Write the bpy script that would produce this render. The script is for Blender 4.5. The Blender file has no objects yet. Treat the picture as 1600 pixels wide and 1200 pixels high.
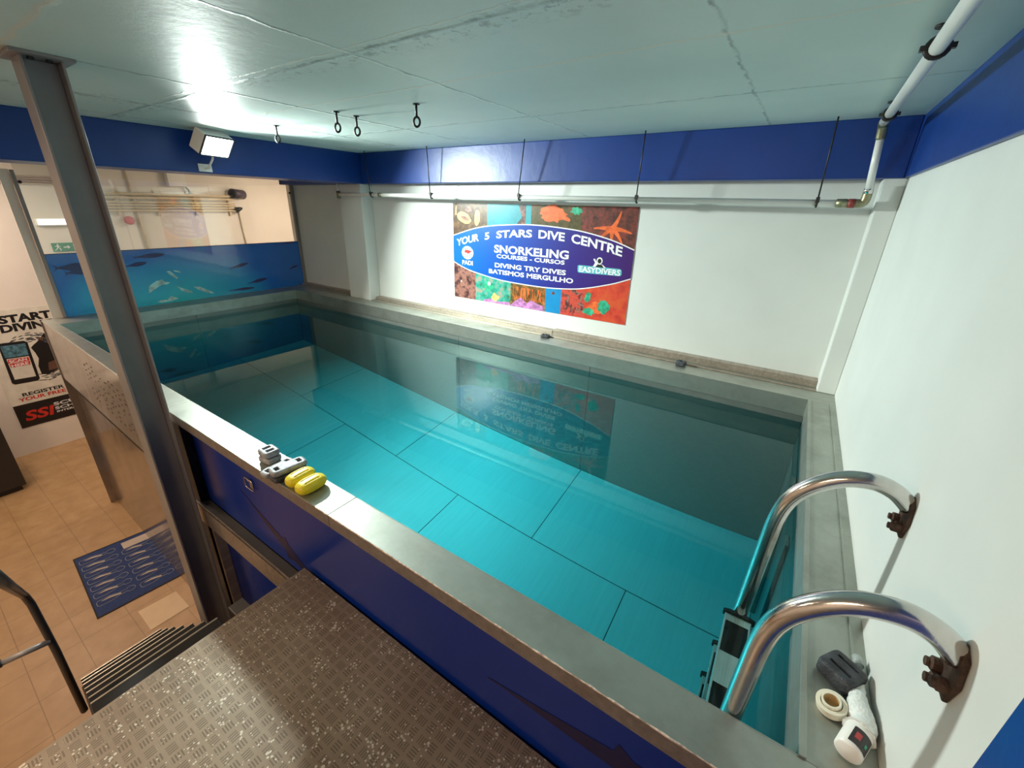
import bpy, math, random
from mathutils import Matrix, Vector
random.seed(7)
SC = bpy.context.scene
COL = SC.collection
# ------------------------------------------------------------------ camera
CT = 2.185      # top of the pool rim above the floor (m)
def cam_matrix(yaw, pitch, roll, loc):
    sy, cy = math.sin(yaw), math.cos(yaw); sp, cp = math.sin(pitch), math.cos(pitch)
    f = Vector((-sy*cp, cy*cp, sp)); r = Vector((cy, sy, 0)); u = r.cross(f)
    cr, sr = math.cos(roll), math.sin(roll)
    R = cr*r + sr*u; U = -sr*r + cr*u
    m = Matrix.Identity(4)
    for i in range(3):
        m[i][0] = R[i]; m[i][1] = U[i]; m[i][2] = -f[i]; m[i][3] = loc[i]
    return m
cd = bpy.data.cameras.new('camera'); cam = bpy.data.objects.new('camera', cd); COL.objects.link(cam)
cd.sensor_width = 36; cd.lens = 659.93/1600*36
cd.shift_x = 8.151/1600; cd.shift_y = -15.857/1600
cd.clip_start = 0.02
cam.matrix_world = cam_matrix(0.5868, -0.3767, 0.0256, (0, 0, 3.335))
SC.camera = cam
# ------------------------------------------------------------------ view, world, lights
SC.view_settings.view_transform = 'Standard'; SC.view_settings.look = 'None'
SC.view_settings.exposure = 0.2; SC.view_settings.gamma = 1; SC.view_settings.use_curve_mapping = False
W = bpy.data.worlds.new('world'); SC.world = W; W.use_nodes = True
W.node_tree.nodes['Background'].inputs[0].default_value = (0.5, 0.5, 0.5, 1)
W.node_tree.nodes['Background'].inputs[1].default_value = 0.02
cy_ = SC.cycles
cy_.max_bounces = 9; cy_.diffuse_bounces = 4; cy_.glossy_bounces = 4; cy_.transmission_bounces = 8; cy_.transparent_max_bounces = 8
cy_.sample_clamp_indirect = 6.0; cy_.blur_glossy = 0.6
cy_.caustics_refractive = True; cy_.caustics_reflective = True
def area(name, loc, aim, sx, sy, power, color, caustic=False, spread=180):
    l = bpy.data.lights.new(name, 'AREA'); l.shape = 'RECTANGLE'; l.size = sx; l.size_y = sy
    l.energy = power; l.color = color; l.spread = math.radians(spread)
    o = bpy.data.objects.new(name, l); COL.objects.link(o); o.location = loc
    d = Vector(aim) - Vector(loc); o.rotation_euler = d.to_track_quat('-Z', 'Y').to_euler()
    if caustic: l.cycles.is_caustics_light = True
    return o
FLOOD = Vector((-4.13, 1.87, 3.735))
FLOOD_DIR = Vector((0.78, 0.28, -0.60)).normalized()
area('flood_light', FLOOD + FLOOD_DIR*0.03, FLOOD + FLOOD_DIR, 0.24, 0.15, 108, (0.88, 1.0, 0.94), caustic=True, spread=128)
# spot added at the flood lens to brighten a patch of the pool floor
sl = bpy.data.lights.new('added_pool_spot', 'SPOT'); sl.energy = 480; sl.color = (0.88, 1.0, 0.94); sl.spot_size = math.radians(46); sl.spot_blend = 1.0; sl.shadow_soft_size = .05
sl.cycles.is_caustics_light = True
so = bpy.data.objects.new('added_pool_spot', sl); COL.objects.link(so); so.location = FLOOD + FLOOD_DIR*0.06
so.rotation_euler = (Vector((-2.35, 2.62, 1.2)) - so.location).to_track_quat('-Z', 'Y').to_euler()
area('corridor_light', (-4.2, -1.1, 3.80), (-4.2, -0.9, 0), 1.4, 0.3, 66, (1.0, 0.72, 0.48))
area('stair_light', (-1.2, -1.6, 3.80), (-1.2, -1.2, 0), 1.2, 0.3, 36, (1.0, 0.72, 0.50))
area('far_room_light', (-7.1, 0.15, 3.80), (-7.1, 0.15, 0), 1.0, 0.5, 48, (1.0, 0.80, 0.66))
area('alcove_light', (-6.65, 4.5, 3.80), (-6.65, 4.5, 0), 0.8, 0.5, 36, (1.0, 0.80, 0.68))

# ------------------------------------------------------------------ materials
def new_mat(name):
    m = bpy.data.materials.new(name); m.use_nodes = True
    nt = m.node_tree; b = nt.nodes['Principled BSDF']
    return m, nt, b
class G:
    """tiny helper for math node graphs"""
    def __init__(s, nt): s.nt = nt
    def n(s, t): return s.nt.nodes.new(t)
    def L(s, a, b): s.nt.links.new(a, b)
    def m(s, op, a, b=None, c=None):
        nd = s.n('ShaderNodeMath'); nd.operation = op
        for i, v in enumerate((a, b, c)):
            if v is None: continue
            if isinstance(v, (int, float)): nd.inputs[i].default_value = v
            else: s.L(v, nd.inputs[i])
        return nd.outputs[0]
    def xyz(s):
        t = s.n('ShaderNodeTexCoord'); x = s.n('ShaderNodeSeparateXYZ'); s.L(t.outputs['Object'], x.inputs[0])
        return t.outputs['Object'], x.outputs[0], x.outputs[1], x.outputs[2]
    def noise(s, vec, scale, detail=4, rough=.5):
        n = s.n('ShaderNodeTexNoise'); s.L(vec, n.inputs['Vector']); n.inputs['Scale'].default_value = scale
        n.inputs['Detail'].default_value = detail; n.inputs['Roughness'].default_value = rough
        return n.outputs['Fac']
    def scaled(s, vec, v):
        n = s.n('ShaderNodeMapping'); s.L(vec, n.inputs[0]); n.inputs['Scale'].default_value = v; return n.outputs[0]
    def ramp(s, fac, stops):
        r = s.n('ShaderNodeValToRGB'); s.L(fac, r.inputs[0]); e = r.color_ramp.elements
        while len(e) < len(stops): e.new(.5)
        for i, (p, c) in enumerate(stops):
            e[i].position = p; e[i].color = (*c, 1) if len(c) == 3 else c
        return r.outputs[0]
    def mix(s, f, a, b):
        n = s.n('ShaderNodeMix'); n.data_type = 'RGBA'
        for k, v in ((0, f), (6, a), (7, b)):
            if isinstance(v, (int, float)): n.inputs[k].default_value = v
            elif isinstance(v, tuple): n.inputs[k].default_value = (*v, 1)
            else: s.L(v, n.inputs[k])
        return n.outputs[2]
    def bump(s, h, strength, dist, bsdf):
        n = s.n('ShaderNodeBump'); n.inputs['Strength'].default_value = strength; n.inputs['Distance'].default_value = dist
        s.L(h, n.inputs['Height']); s.L(n.outputs[0], bsdf.inputs['Normal'])
def simple(name, col, rough=.5, metal=0, var=.12, scale=8, bump=0, spec=.5, coat=0, emit=None, es=0):
    m, nt, b = new_mat(name); g = G(nt); v, x, y, z = g.xyz()
    f = g.noise(v, scale, 5)
    c = tuple(col)
    g.L(g.ramp(f, [(.3, tuple(k*(1-var) for k in c)), (.7, tuple(min(1, k*(1+var)) for k in c))]), b.inputs['Base Color'])
    b.inputs['Roughness'].default_value = rough; b.inputs['Metallic'].default_value = metal
    b.inputs['Specular IOR Level'].default_value = spec; b.inputs['Coat Weight'].default_value = coat
    if emit:
        b.inputs['Emission Color'].default_value = (*emit, 1); b.inputs['Emission Strength'].default_value = es
    if bump: g.bump(g.noise(v, scale*6, 4), bump, .01, b)
    return m
M = {}
M['wall'] = simple('white_paint', (.68, .70, .67), .55, var=.03, scale=3, bump=.05)
M['wall_warm'] = simple('cream_paint', (.82, .76, .68), .6, var=.03, scale=3, bump=.05)
M['blue'] = simple('blue_gloss_paint', (.002, .038, .22), .38, var=.12, scale=2.5, bump=.12)
M['blue_panel'] = simple('blue_panel', (.004, .028, .23), .24, var=.06, scale=1.5, spec=.22)
M['silhouette'] = simple('dark_print', (.014, .012, .06), .25, var=.1, spec=.22)
M['plastic_black'] = simple('black_plastic', (.012, .012, .013), .45)
M['grip'] = simple('black_grip', (.010, .010, .011), .85, scale=60)
M['rubber'] = simple('black_rubber', (.02, .019, .018), .8, scale=30)
M['rust'] = simple('rusted_steel', (.085, .05, .035), .7, .5, var=.4, scale=40, bump=.4)
M['dark_iron'] = simple('dark_iron', (.05, .05, .05), .5, .8, var=.3, scale=30)
M['pipe_white'] = simple('white_pipe', (.80, .80, .76), .3, var=.03)
M['pipe_cream'] = simple('cream_conduit', (.70, .58, .40), .4, var=.05)
M['white_plastic'] = simple('white_plastic', (.85, .84, .80), .35, var=.02)
M['brass'] = simple('green_brass', (.28, .27, .17), .4, .8, var=.2, scale=30)
M['red'] = simple('red_plastic', (.55, .03, .03), .35)
M['yellow'] = simple('yellow_coating', (.80, .66, .015), .38, var=.1, scale=20, bump=.1)
M['lead'] = simple('grey_lead', (.30, .31, .33), .5, .35, var=.35, scale=35, bump=.3)
M['lead_dark'] = simple('dark_lead', (.055, .06, .07), .5, .3, var=.5, scale=28, bump=.4)
M['cabinet'] = simple('dark_cabinet', (.03, .026, .024), .5)
M['tape'] = simple('cream_tape', (.80, .76, .62), .5, var=.04)
M['tape_core'] = simple('tape_core', (.55, .40, .20), .7)
M['wrap'] = simple('white_wrap', (.80, .82, .80), .35, var=.08, scale=30, bump=.5)
M['label_dark'] = simple('dark_label', (.03, .025, .025), .4)
M['label_red'] = simple('red_label', (.45, .05, .05), .4)
M['print_white'] = simple('white_print', (.80, .80, .80), .4, var=.02)
M['print_black'] = simple('black_print', (.012, .011, .012), .4)
M['print_red'] = simple('red_print', (.62, .03, .02), .4)
M['print_green'] = simple('green_sign', (.02, .20, .07), .4)
M['print_cream'] = simple('cream_print', (.75, .72, .62), .4)
M['column'] = simple('grey_column_paint', (.27, .255, .25), .42, .25, var=.10, scale=4, bump=.08)
M['dark_grey'] = simple('dark_grey_steel', (.085, .08, .072), .5, .3)
M['rail_grey'] = simple('dull_rail', (.12, .11, .10), .4, .6)
M['sheet_floor'] = simple('pale_floor_sheet', (.62, .46, .28), .4, var=.05)
M['lamp_face'] = simple('lamp_face', (1, 1, 1), .4, emit=(.95, 1, .96), es=40)
M['tube_lamp'] = simple('tube_lamp', (1, 1, 1), .4, emit=(1, .97, .9), es=1.6)

def steel(name, base, rough, streak=(40, 2, 40), var=.35, metal=.85, dirt=.35, dirtcol=(.16, .15, .12)):
    m, nt, b = new_mat(name); g = G(nt); v, x, y, z = g.xyz()
    f = g.noise(g.scaled(v, streak), 1.0, 6, .6); f2 = g.noise(v, 5, 6, .65)
    c = g.ramp(f, [(.3, tuple(k*(1-var) for k in base)), (.7, base)])
    d = g.ramp(f2, [(.45, (0, 0, 0)), (.72, (dirt, dirt, dirt))])
    g.L(g.mix(d, c, dirtcol), b.inputs['Base Color'])
    b.inputs['Metallic'].default_value = metal
    r = g.m('ADD', g.m('MULTIPLY', f2, .22), rough - .11); g.L(r, b.inputs['Roughness'])
    g.bump(f, .06, .005, b)
    return m
M['steel'] = steel('brushed_steel', (.47, .49, .44), .42, streak=(6, 14, 14), var=.12)
M['steel_end'] = steel('brushed_steel_cross', (.46, .48, .43), .45, streak=(14, 6, 14), var=.14)
M['steel_fascia'] = steel('shaded_steel_fascia', (.30, .265, .235), .55, metal=.5, dirtcol=(.20, .13, .09))  # the fascia's warm brown shade is put into the steel colour
M['steel_warm'] = steel('steel_channel', (.50, .42, .35), .45, metal=.6)
M['tank'] = steel('tank_steel', (.24, .255, .235), .35, var=.12, dirt=.12, metal=.55, dirtcol=(.3, .32, .28))
M['tank_floor'] = steel('tank_floor_steel', (.68, .74, .72), .34, var=.08, dirt=.0, metal=.25, dirtcol=(.6, .65, .64))
M['chrome'] = steel('polished_tube', (.72, .70, .68), .16, var=.15, dirt=.25, metal=1, dirtcol=(.30, .27, .22))
M['alu'] = steel('ribbed_aluminium', (.75, .76, .74), .3, streak=(300, 2, 2), var=.3, metal=.8, dirt=.1)
M['alu_nosing'] = steel('worn_nosing', (.75, .66, .52), .35, metal=.7, dirt=.4)
M['window_panel'] = steel('clouded_window_panel', (.46, .40, .35), .16, streak=(3, 3, 3), var=.18, metal=.35, dirt=.3, dirtcol=(.28, .23, .19))
M['lower_panel'] = steel('polished_lower_panel', (.36, .30, .26), .14, streak=(3, 3, 3), var=.2, metal=.6, dirt=.25)

# ceiling: painted slabs with seams
def ceiling_mat():
    m, nt, b = new_mat('painted_slab_ceiling'); g = G(nt); v, x, y, z = g.xyz()
    n1 = g.noise(v, 1.3, 5); n2 = g.noise(v, 9, 6, .7); n3 = g.noise(v, 30, 4, .7)
    base = g.ramp(n1, [(.3, (.55, .68, .645)), (.7, (.66, .765, .72))])
    wob = g.m('MULTIPLY', g.m('SUBTRACT', n2, .5), .06)
    def seam(axis, p, w, lo=None, hi=None):
        other = y if axis is x else x
        d = g.m('ABSOLUTE', g.m('SUBTRACT', g.m('ADD', axis, wob), p))
        s = g.m('SUBTRACT', 1, g.m('DIVIDE', d, w)); s = g.m('MAXIMUM', s, 0)
        if lo is not None: s = g.m('MULTIPLY', s, g.m('GREATER_THAN', other, lo))
        if hi is not None: s = g.m('MULTIPLY', s, g.m('LESS_THAN', other, hi))
        return s
    dark = None
    for ax, p, w in ((x, -1.57, .012), (x, -2.67, .02), (x, -3.46, .03), (x, -4.1, .02), (y, 1.25, .02), (y, 2.55, .015), (x, -.35, .01)):
        s = seam(ax, p, w); dark = s if dark is None else g.m('MAXIMUM', dark, s)
    patch = g.ramp(n2, [(.46, (0, 0, 0)), (.60, (1, 1, 1))])
    dk = g.m('MULTIPLY', g.m('MULTIPLY', dark, .75), g.m('ADD', g.m('MULTIPLY', patch, .8), .25))
    c = g.mix(dk, base, (.16, .22, .20))
    wide = g.m('MAXIMUM', seam(x, -3.46, .16), seam(y, 1.28, .10))
    sp = g.m('MULTIPLY', wide, g.ramp(n3, [(.53, (0, 0, 0)), (.60, (1, 1, 1))]))
    c = g.mix(g.m('MULTIPLY', sp, .6), c, (.17, .23, .21))
    light = g.m('MAXIMUM', seam(y, 1.72, .014), g.m('MAXIMUM', seam(y, .52, .02), seam(y, 1.20, .006)))
    c = g.mix(g.m('MULTIPLY', light, .7), c, (.78, .72, .60))
    g.L(c, b.inputs['Base Color']); b.inputs['Roughness'].default_value = .5
    h = g.m('ADD', g.m('MULTIPLY', g.m('MAXIMUM', dark, light), 1.0), g.m('MULTIPLY', n2, .35))
    g.bump(h, .25, .02, b)
    return m
M['ceiling'] = ceiling_mat()
def tile_mat():
    m, nt, b = new_mat('terracotta_floor_tiles'); g = G(nt); v, x, y, z = g.xyz()
    T, TY = .35, .305
    def line(c, off, T):
        f = g.m('FRACT', g.m('DIVIDE', g.m('ADD', c, off), T)); d = g.m('ABSOLUTE', g.m('SUBTRACT', f, .5))
        return g.m('GREATER_THAN', d, .492)
    ln = g.m('MAXIMUM', line(x, 30*T + .25, T), line(y, 30*TY + .22, TY))
    cx = g.m('FLOOR', g.m('DIVIDE', g.m('ADD', x, 30*T+.25), T)); cyy = g.m('FLOOR', g.m('DIVIDE', g.m('ADD', y, 30*TY+.22), TY))
    cmb = g.n('ShaderNodeCombineXYZ'); g.L(cx, cmb.inputs[0]); g.L(cyy, cmb.inputs[1])
    wn = g.n('ShaderNodeTexWhiteNoise'); g.L(cmb.outputs[0], wn.inputs['Vector'])
    n = g.noise(v, 7, 5)
    c = g.ramp(n, [(.3, (.36, .215, .095)), (.7, (.45, .285, .14))])
    c = g.mix(g.m('MULTIPLY', wn.outputs['Value'], .18), c, (.44, .27, .14))
    c = g.mix(g.m('MULTIPLY', ln, .7), c, (.20, .12, .06))
    g.L(c, b.inputs['Base Color']); b.inputs['Roughness'].default_value = .42
    g.bump(g.m('SUBTRACT', 1, ln), .3, .004, b)
    return m
M['tiles'] = tile_mat()
def plate_mat():
    m, nt, b = new_mat('chequer_plate'); g = G(nt); v, x, y, z = g.xyz()
    S = .044
    u = g.m('DIVIDE', g.m('ADD', x, 10), S); w = g.m('DIVIDE', g.m('ADD', y, 10), S)
    fu, fw = g.m('FRACT', u), g.m('FRACT', w)
    par = g.m('MODULO', g.m('ADD', g.m('FLOOR', u), g.m('FLOOR', w)), 2)
    def bars(a, c):
        s = g.m('SINE', g.m('MULTIPLY', a, 2*math.pi*5)); s = g.m('GREATER_THAN', s, .1)
        inside = g.m('LESS_THAN', g.m('ABSOLUTE', g.m('SUBTRACT', c, .5)), .31)
        s = g.m('MULTIPLY', s, g.m('LESS_THAN', g.m('ABSOLUTE', g.m('SUBTRACT', a, .5)), .41))
        return g.m('MULTIPLY', s, inside)
    h = g.m('ADD', g.m('MULTIPLY', par, bars(fu, fw)), g.m('MULTIPLY', g.m('SUBTRACT', 1, par), bars(fw, fu)))
    n1 = g.noise(v, 2.2, 6, .6); n2 = g.noise(v, 14, 5, .6)
    c = g.ramp(n1, [(.35, (.25, .185, .13)), (.65, (.35, .29, .22))])
    c = g.mix(g.m('MULTIPLY', h, .55), c, (.085, .062, .042))
    vo = g.n('ShaderNodeTexVoronoi'); g.L(v, vo.inputs['Vector']); vo.inputs['Scale'].default_value = 75
    sp = g.m('LESS_THAN', vo.outputs['Distance'], g.m('MULTIPLY', g.m('MAXIMUM', g.m('SUBTRACT', n2, .40), 0), 1.6))
    c = g.mix(g.m('MULTIPLY', sp, .8), c, (.72, .68, .58))
    g.L(c, b.inputs['Base Color']); b.inputs['Metallic'].default_value = .35; b.inputs['Roughness'].default_value = .42
    g.bump(h, 1.0, .008, b)
    return m
M['plate'] = plate_mat()
def mural_mat():
    m, nt, b = new_mat('printed_sea_film'); g = G(nt); v, x, y, z = g.xyz()
    # printed colour: deep blue at the ends, turquoise low in the middle
    dy = g.m('DIVIDE', g.m('SUBTRACT', y, 2.0), 1.15); dz = g.m('DIVIDE', g.m('SUBTRACT', z, 2.15), .62)
    r = g.m('SQRT', g.m('ADD', g.m('MULTIPLY', dy, dy), g.m('MULTIPLY', dz, dz)))
    n = g.noise(v, 2.0, 4)
    r = g.m('ADD', r, g.m('MULTIPLY', g.m('SUBTRACT', n, .5), .5))
    g.L(g.ramp(r, [(.1, (.02, .56, .70)), (.75, (.01, .33, .72)), (1.0, (.008, .16, .62))]), b.inputs['Base Color'])
    b.inputs['Roughness'].default_value = .25; b.inputs['Coat Weight'].default_value = .8; b.inputs['Coat Roughness'].default_value = .02
    return m
M['mural'] = mural_mat()
M['fish'] = simple('fish_print', (.02, .03, .16), .3, coat=.5)
M['foam'] = simple('foam_print', (.40, .70, .72), .3, coat=.5, scale=15, var=.4)
def reef(name, cols, scale):
    m, nt, b = new_mat(name); g = G(nt); v, x, y, z = g.xyz()
    n = g.noise(v, scale, 6, .7)
    k = len(cols); g.L(g.ramp(n, [(.32 + .36*i/(k-1), c) for i, c in enumerate(cols)]), b.inputs['Base Color'])
    b.inputs['Roughness'].default_value = .35
    return m
M['reef_brown'] = reef('reef_brown', [(.03, .015, .01), (.10, .05, .02), (.22, .12, .04)], 16)
M['reef_sea'] = reef('sea_print', [(.0, .20, .26), (.0, .28, .34), (.0, .32, .38)], 3)
M['reef_dark'] = reef('reef_dark', [(.02, .03, .02), (.08, .07, .02), (.20, .06, .03)], 18)
M['reef_star'] = reef('reef_star', [(.02, .015, .02), (.14, .04, .03), (.30, .05, .05)], 20)
M['reef_fish'] = reef('reef_fish', [(.02, .01, .015), (.08, .03, .03), (.35, .16, .12), (.10, .04, .06)], 14)
M['reef_green'] = reef('reef_green', [(.04, .10, .03), (.02, .34, .26), (.45, .25, .20)], 12)
M['reef_orange'] = reef('reef_orange', [(.04, .03, .015), (.15, .08, .02), (.55, .20, .04)], 22)
M['reef_red'] = reef('reef_red', [(.40, .03, .02), (.62, .06, .03), (.60, .12, .03)], 8)
M['coral_red'] = reef('coral_red', [(.45, .02, .02), (.60, .08, .05), (.05, .01, .02)], 20)
M['orange'] = simple('orange_print', (.75, .13, .03), .4, var=.3, scale=30)
M['sand'] = simple('sand_print', (.75, .45, .15), .4, var=.4, scale=30)
M['green'] = simple('green_print', (.03, .35, .20), .4, var=.5, scale=30)
M['sky'] = simple('blue_print', (.0, .22, .50), .4)
M['mauve'] = simple('mauve_print', (.45, .18, .42), .4, var=.5, scale=30)
M['teal_print'] = simple('teal_print', (.10, .42, .50), .4)
def banner_oval():
    m, nt, b = new_mat('banner_oval_print'); g = G(nt); v, x, y, z = g.xyz()
    f = g.m('DIVIDE', g.m('ADD', x, g.m('MULTIPLY', z, -.3)), 1.8)
    g.L(g.ramp(f, [(0, (.0, .13, .50)), (.35, (.004, .06, .36)), (.7, (.03, .02, .20)), (1, (.045, .012, .14))]), b.inputs['Base Color'])
    b.inputs['Roughness'].default_value = .3
    return m
M['oval'] = banner_oval()
def glass_mat():
    m = bpy.data.materials.new('clear_screen_glass'); m.use_nodes = True; nt = m.node_tree; g = G(nt)
    nt.nodes.remove(nt.nodes['Principled BSDF']); out = nt.nodes['Material Output']
    t = g.n('ShaderNodeBsdfTransparent'); t.inputs[0].default_value = (.93, .95, .93, 1)
    gl = g.n('ShaderNodeBsdfGlossy'); gl.inputs['Roughness'].default_value = .0; gl.inputs[0].default_value = (1, 1, 1, 1)
    fr = g.n('ShaderNodeFresnel'); fr.inputs[0].default_value = 1.5
    mx = g.n('ShaderNodeMixShader'); g.L(g.m('MULTIPLY', fr.outputs[0], 1.7), mx.inputs[0]); g.L(t.outputs[0], mx.inputs[1]); g.L(gl.outputs[0], mx.inputs[2])
    g.L(mx.outputs[0], out.inputs[0]); return m
M['glass'] = glass_mat()
def frosted():
    m, nt, b = new_mat('cloudy_plastic'); b.inputs['Base Color'].default_value = (.75, .8, .78, 1)
    b.inputs['Transmission Weight'].default_value = .6; b.inputs['Roughness'].default_value = .35; return m
M['cloudy'] = frosted()
def water_mat():
    m = bpy.data.materials.new('pool_water'); m.use_nodes = True; nt = m.node_tree; g = G(nt)
    nt.nodes.remove(nt.nodes['Principled BSDF']); out = nt.nodes['Material Output']
    b = g.n('ShaderNodeBsdfGlass'); b.inputs['Roughness'].default_value = 0; b.inputs['IOR'].default_value = 1.333
    b.inputs['Color'].default_value = (.80, .985, .985, 1)
    g.L(b.outputs[0], out.inputs[0])
    va = g.n('ShaderNodeVolumeAbsorption'); va.inputs['Color'].default_value = (.06, .79, .86, 1); va.inputs['Density'].default_value = .62
    g.L(va.outputs[0], out.inputs[1])
    return m
M['water'] = water_mat()
def mat_floor():
    m, nt, b = new_mat('blue_mat_weave'); g = G(nt); v, x, y, z = g.xyz()
    n = g.noise(v, 60, 3); g.L(g.ramp(n, [(.3, (.010, .025, .11)), (.7, (.018, .045, .17))]), b.inputs['Base Color'])
    b.inputs['Roughness'].default_value = .8; return m
M['mat'] = mat_floor()
M['mat_line'] = simple('mat_outline', (.25, .28, .33), .7)
M['mat_fill'] = simple('mat_pale_print', (.48, .40, .34), .7)

# ------------------------------------------------------------------ mesh helpers
class MB:
    def __init__(s): s.v = []; s.f = []; s.mi = []; s.sm = []; s.cur = 0
    def add(s, vs, fs, smooth=False):
        o = len(s.v); s.v += [tuple(p) for p in vs]
        for f in fs: s.f.append([i + o for i in f]); s.mi.append(s.cur); s.sm.append(smooth)
        return s
    def box(s, x0, x1, y0, y1, z0, z1):
        vs = [(x, y, z) for z in (z0, z1) for y in (y0, y1) for x in (x0, x1)]
        return s.add(vs, [(0, 2, 3, 1), (4, 5, 7, 6), (0, 1, 5, 4), (2, 6, 7, 3), (0, 4, 6, 2), (1, 3, 7, 5)])
    def tube(s, pts, r, n=14, caps=True, closed=False):
        pts = [Vector(p) for p in pts]; rs = r if isinstance(r, (list, tuple)) else [r]*len(pts)
        N = len(pts); vs = []; prev = None
        for i, p in enumerate(pts):
            if closed: t = (pts[(i+1) % N] - pts[i-1])
            else: t = pts[min(i+1, N-1)] - pts[max(i-1, 0)]
            t.normalize()
            if prev is None:
                a = Vector((0, 0, 1)) if abs(t.z) < .9 else Vector((1, 0, 0)); u = t.cross(a).normalized()
            else: u = (prev - t*prev.dot(t)).normalized()
            prev = u; w = t.cross(u)
            for k in range(n):
                th = 2*math.pi*k/n; vs.append(p + (u*math.cos(th) + w*math.sin(th))*rs[i])
        fs = []
        for i in range(N if closed else N-1):
            j = (i+1) % N
            for k in range(n):
                k2 = (k+1) % n; fs.append((i*n+k, i*n+k2, j*n+k2, j*n+k))
        s.add(vs, fs, True)
        if caps and not closed:
            o = len(s.v) - N*n
            s.f.append([o + k for k in range(n)][::-1]); s.mi.append(s.cur); s.sm.append(False)
            s.f.append([o + (N-1)*n + k for k in range(n)]); s.mi.append(s.cur); s.sm.append(False)
        return s
    def prism(s, poly, fn, d0, d1):
        """poly: 2D outline; fn(u,v,d)->xyz"""
        n = len(poly); vs = [fn(u, v, d0) for u, v in poly] + [fn(u, v, d1) for u, v in poly]
        fs = [tuple(range(n))[::-1], tuple(range(n, 2*n))] + [(i, (i+1) % n, n+(i+1) % n, n+i) for i in range(n)]
        return s.add(vs, fs)
    def lathe(s, prof, base, axis, n=28, smooth=True):
        axis = Vector(axis).normalized(); a = Vector((0, 0, 1)) if abs(axis.z) < .9 else Vector((1, 0, 0))
        u = axis.cross(a).normalized(); w = axis.cross(u); base = Vector(base); vs = []
        for r, h in prof:
            for k in range(n):
                th = 2*math.pi*k/n; vs.append(base + axis*h + (u*math.cos(th) + w*math.sin(th))*r)
        fs = [(i*n+k, i*n+(k+1) % n, (i+1)*n+(k+1) % n, (i+1)*n+k) for i in range(len(prof)-1) for k in range(n)]
        return s.add(vs, fs, smooth)
    def build(s, name, mats, parent=None, label=None, bevel=0, seg=2, subsurf=0):
        me = bpy.data.meshes.new(name); me.from_pydata(s.v, [], s.f)
        if not isinstance(mats, (list, tuple)): mats = [mats]
        for m in mats: me.materials.append(M[m] if isinstance(m, str) else m)
        me.polygons.foreach_set('material_index', s.mi); me.polygons.foreach_set('use_smooth', s.sm); me.update()
        import bmesh
        bm = bmesh.new(); bm.from_mesh(me); bmesh.ops.recalc_face_normals(bm, faces=bm.faces); bm.to_mesh(me); bm.free()
        o = bpy.data.objects.new(name, me); COL.objects.link(o)
        if parent:
            o.parent = parent; o.matrix_parent_inverse = Matrix.Translation(-world_loc(parent))
        if label: o['label'] = label
        if bevel:
            b = o.modifiers.new('bevel', 'BEVEL'); b.width = bevel; b.segments = seg; b.limit_method = 'ANGLE'; b.angle_limit = math.radians(40)
        if subsurf:
            q = o.modifiers.new('sub', 'SUBSURF'); q.levels = subsurf; q.render_levels = subsurf
        return o
def world_loc(o):
    l = Vector((0, 0, 0))
    while o: l = l + o.location + (o.matrix_parent_inverse.translation if o.parent else Vector((0, 0, 0))); o = o.parent
    return l
def thing(name, label, cat, loc, group=None):
    o = bpy.data.objects.new(name, None); COL.objects.link(o); o.location = loc; o.empty_display_size = .05
    o['label'] = label; o['category'] = cat
    if group: o['group'] = group
    return o
def tag(o, label, cat, group=None, kind=None):
    o['label'] = label; o['category'] = cat
    if group: o['group'] = group
    if kind: o['kind'] = kind
    return o
def struct(o, label=None):
    o['kind'] = 'structure'
    if label: o['label'] = label
    return o
def copy_tree(root, loc, label, group=None, rotz=None):
    r = root.copy(); COL.objects.link(r); r.location = loc; r['label'] = label
    if group: r['group'] = group
    if rotz is not None: r.rotation_euler = (0, 0, rotz)
    for ch in list(root.children):
        c = ch.copy(); COL.objects.link(c); c.parent = r; c.matrix_parent_inverse = ch.matrix_parent_inverse.copy()
        for g_ in list(ch.children):
            d = g_.copy(); COL.objects.link(d); d.parent = c; d.matrix_parent_inverse = g_.matrix_parent_inverse.copy()
    return r
def text_polys(txt, size, bold=0.0, space=1.0):
    cu = bpy.data.curves.new('t', 'FONT'); cu.body = txt; cu.size = size; cu.offset = .050 if bold > 1 else .030 if bold > 0 else 0; cu.space_character = space
    cu.resolution_u = 3; cu.extrude = 0
    ob = bpy.data.objects.new('t', cu); COL.objects.link(ob)
    dg = bpy.context.evaluated_depsgraph_get(); dg.update()
    me = bpy.data.meshes.new_from_object(ob.evaluated_get(dg))
    vs = [tuple(v.co[:2]) for v in me.vertices]; fs = [tuple(p.vertices) for p in me.polygons]
    bpy.data.objects.remove(ob); bpy.data.curves.remove(cu); bpy.data.meshes.remove(me)
    return vs, fs
def text_fit(mb, txt, x0, x1, y0, h, fn, d, bold=.004, curve=None, slant=0):
    """flat lettering filling x0..x1, cap height h, baseline y0"""
    vs, fs = text_polys(txt, 1.0, bold)
    if not vs: return
    xa = min(v[0] for v in vs); xb = max(v[0] for v in vs); cap = .70
    out = []
    for x, y in vs:
        X = x0 + (x - xa)/(xb - xa)*(x1 - x0); Y = y/cap*h
        X += Y*slant
        Y += y0 + (curve(X) if curve else 0)
        out.append(fn(X, Y, d))
    mb.add(out, fs)
def ell(cx, cz, a, b, n=40, rot=0):
    c, s_ = math.cos(rot), math.sin(rot)
    return [(cx + a*math.cos(t)*c - b*math.sin(t)*s_, cz + a*math.cos(t)*s_ + b*math.sin(t)*c) for t in [2*math.pi*i/n for i in range(n)]]
def poly(mb, pts, fn, d):
    mb.np = getattr(mb, 'np', 0) + 1; d = d + (mb.np % 30)*1.2e-5
    mb.add([fn(u, v, d) for u, v in pts], [tuple(range(len(pts)))])

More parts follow.
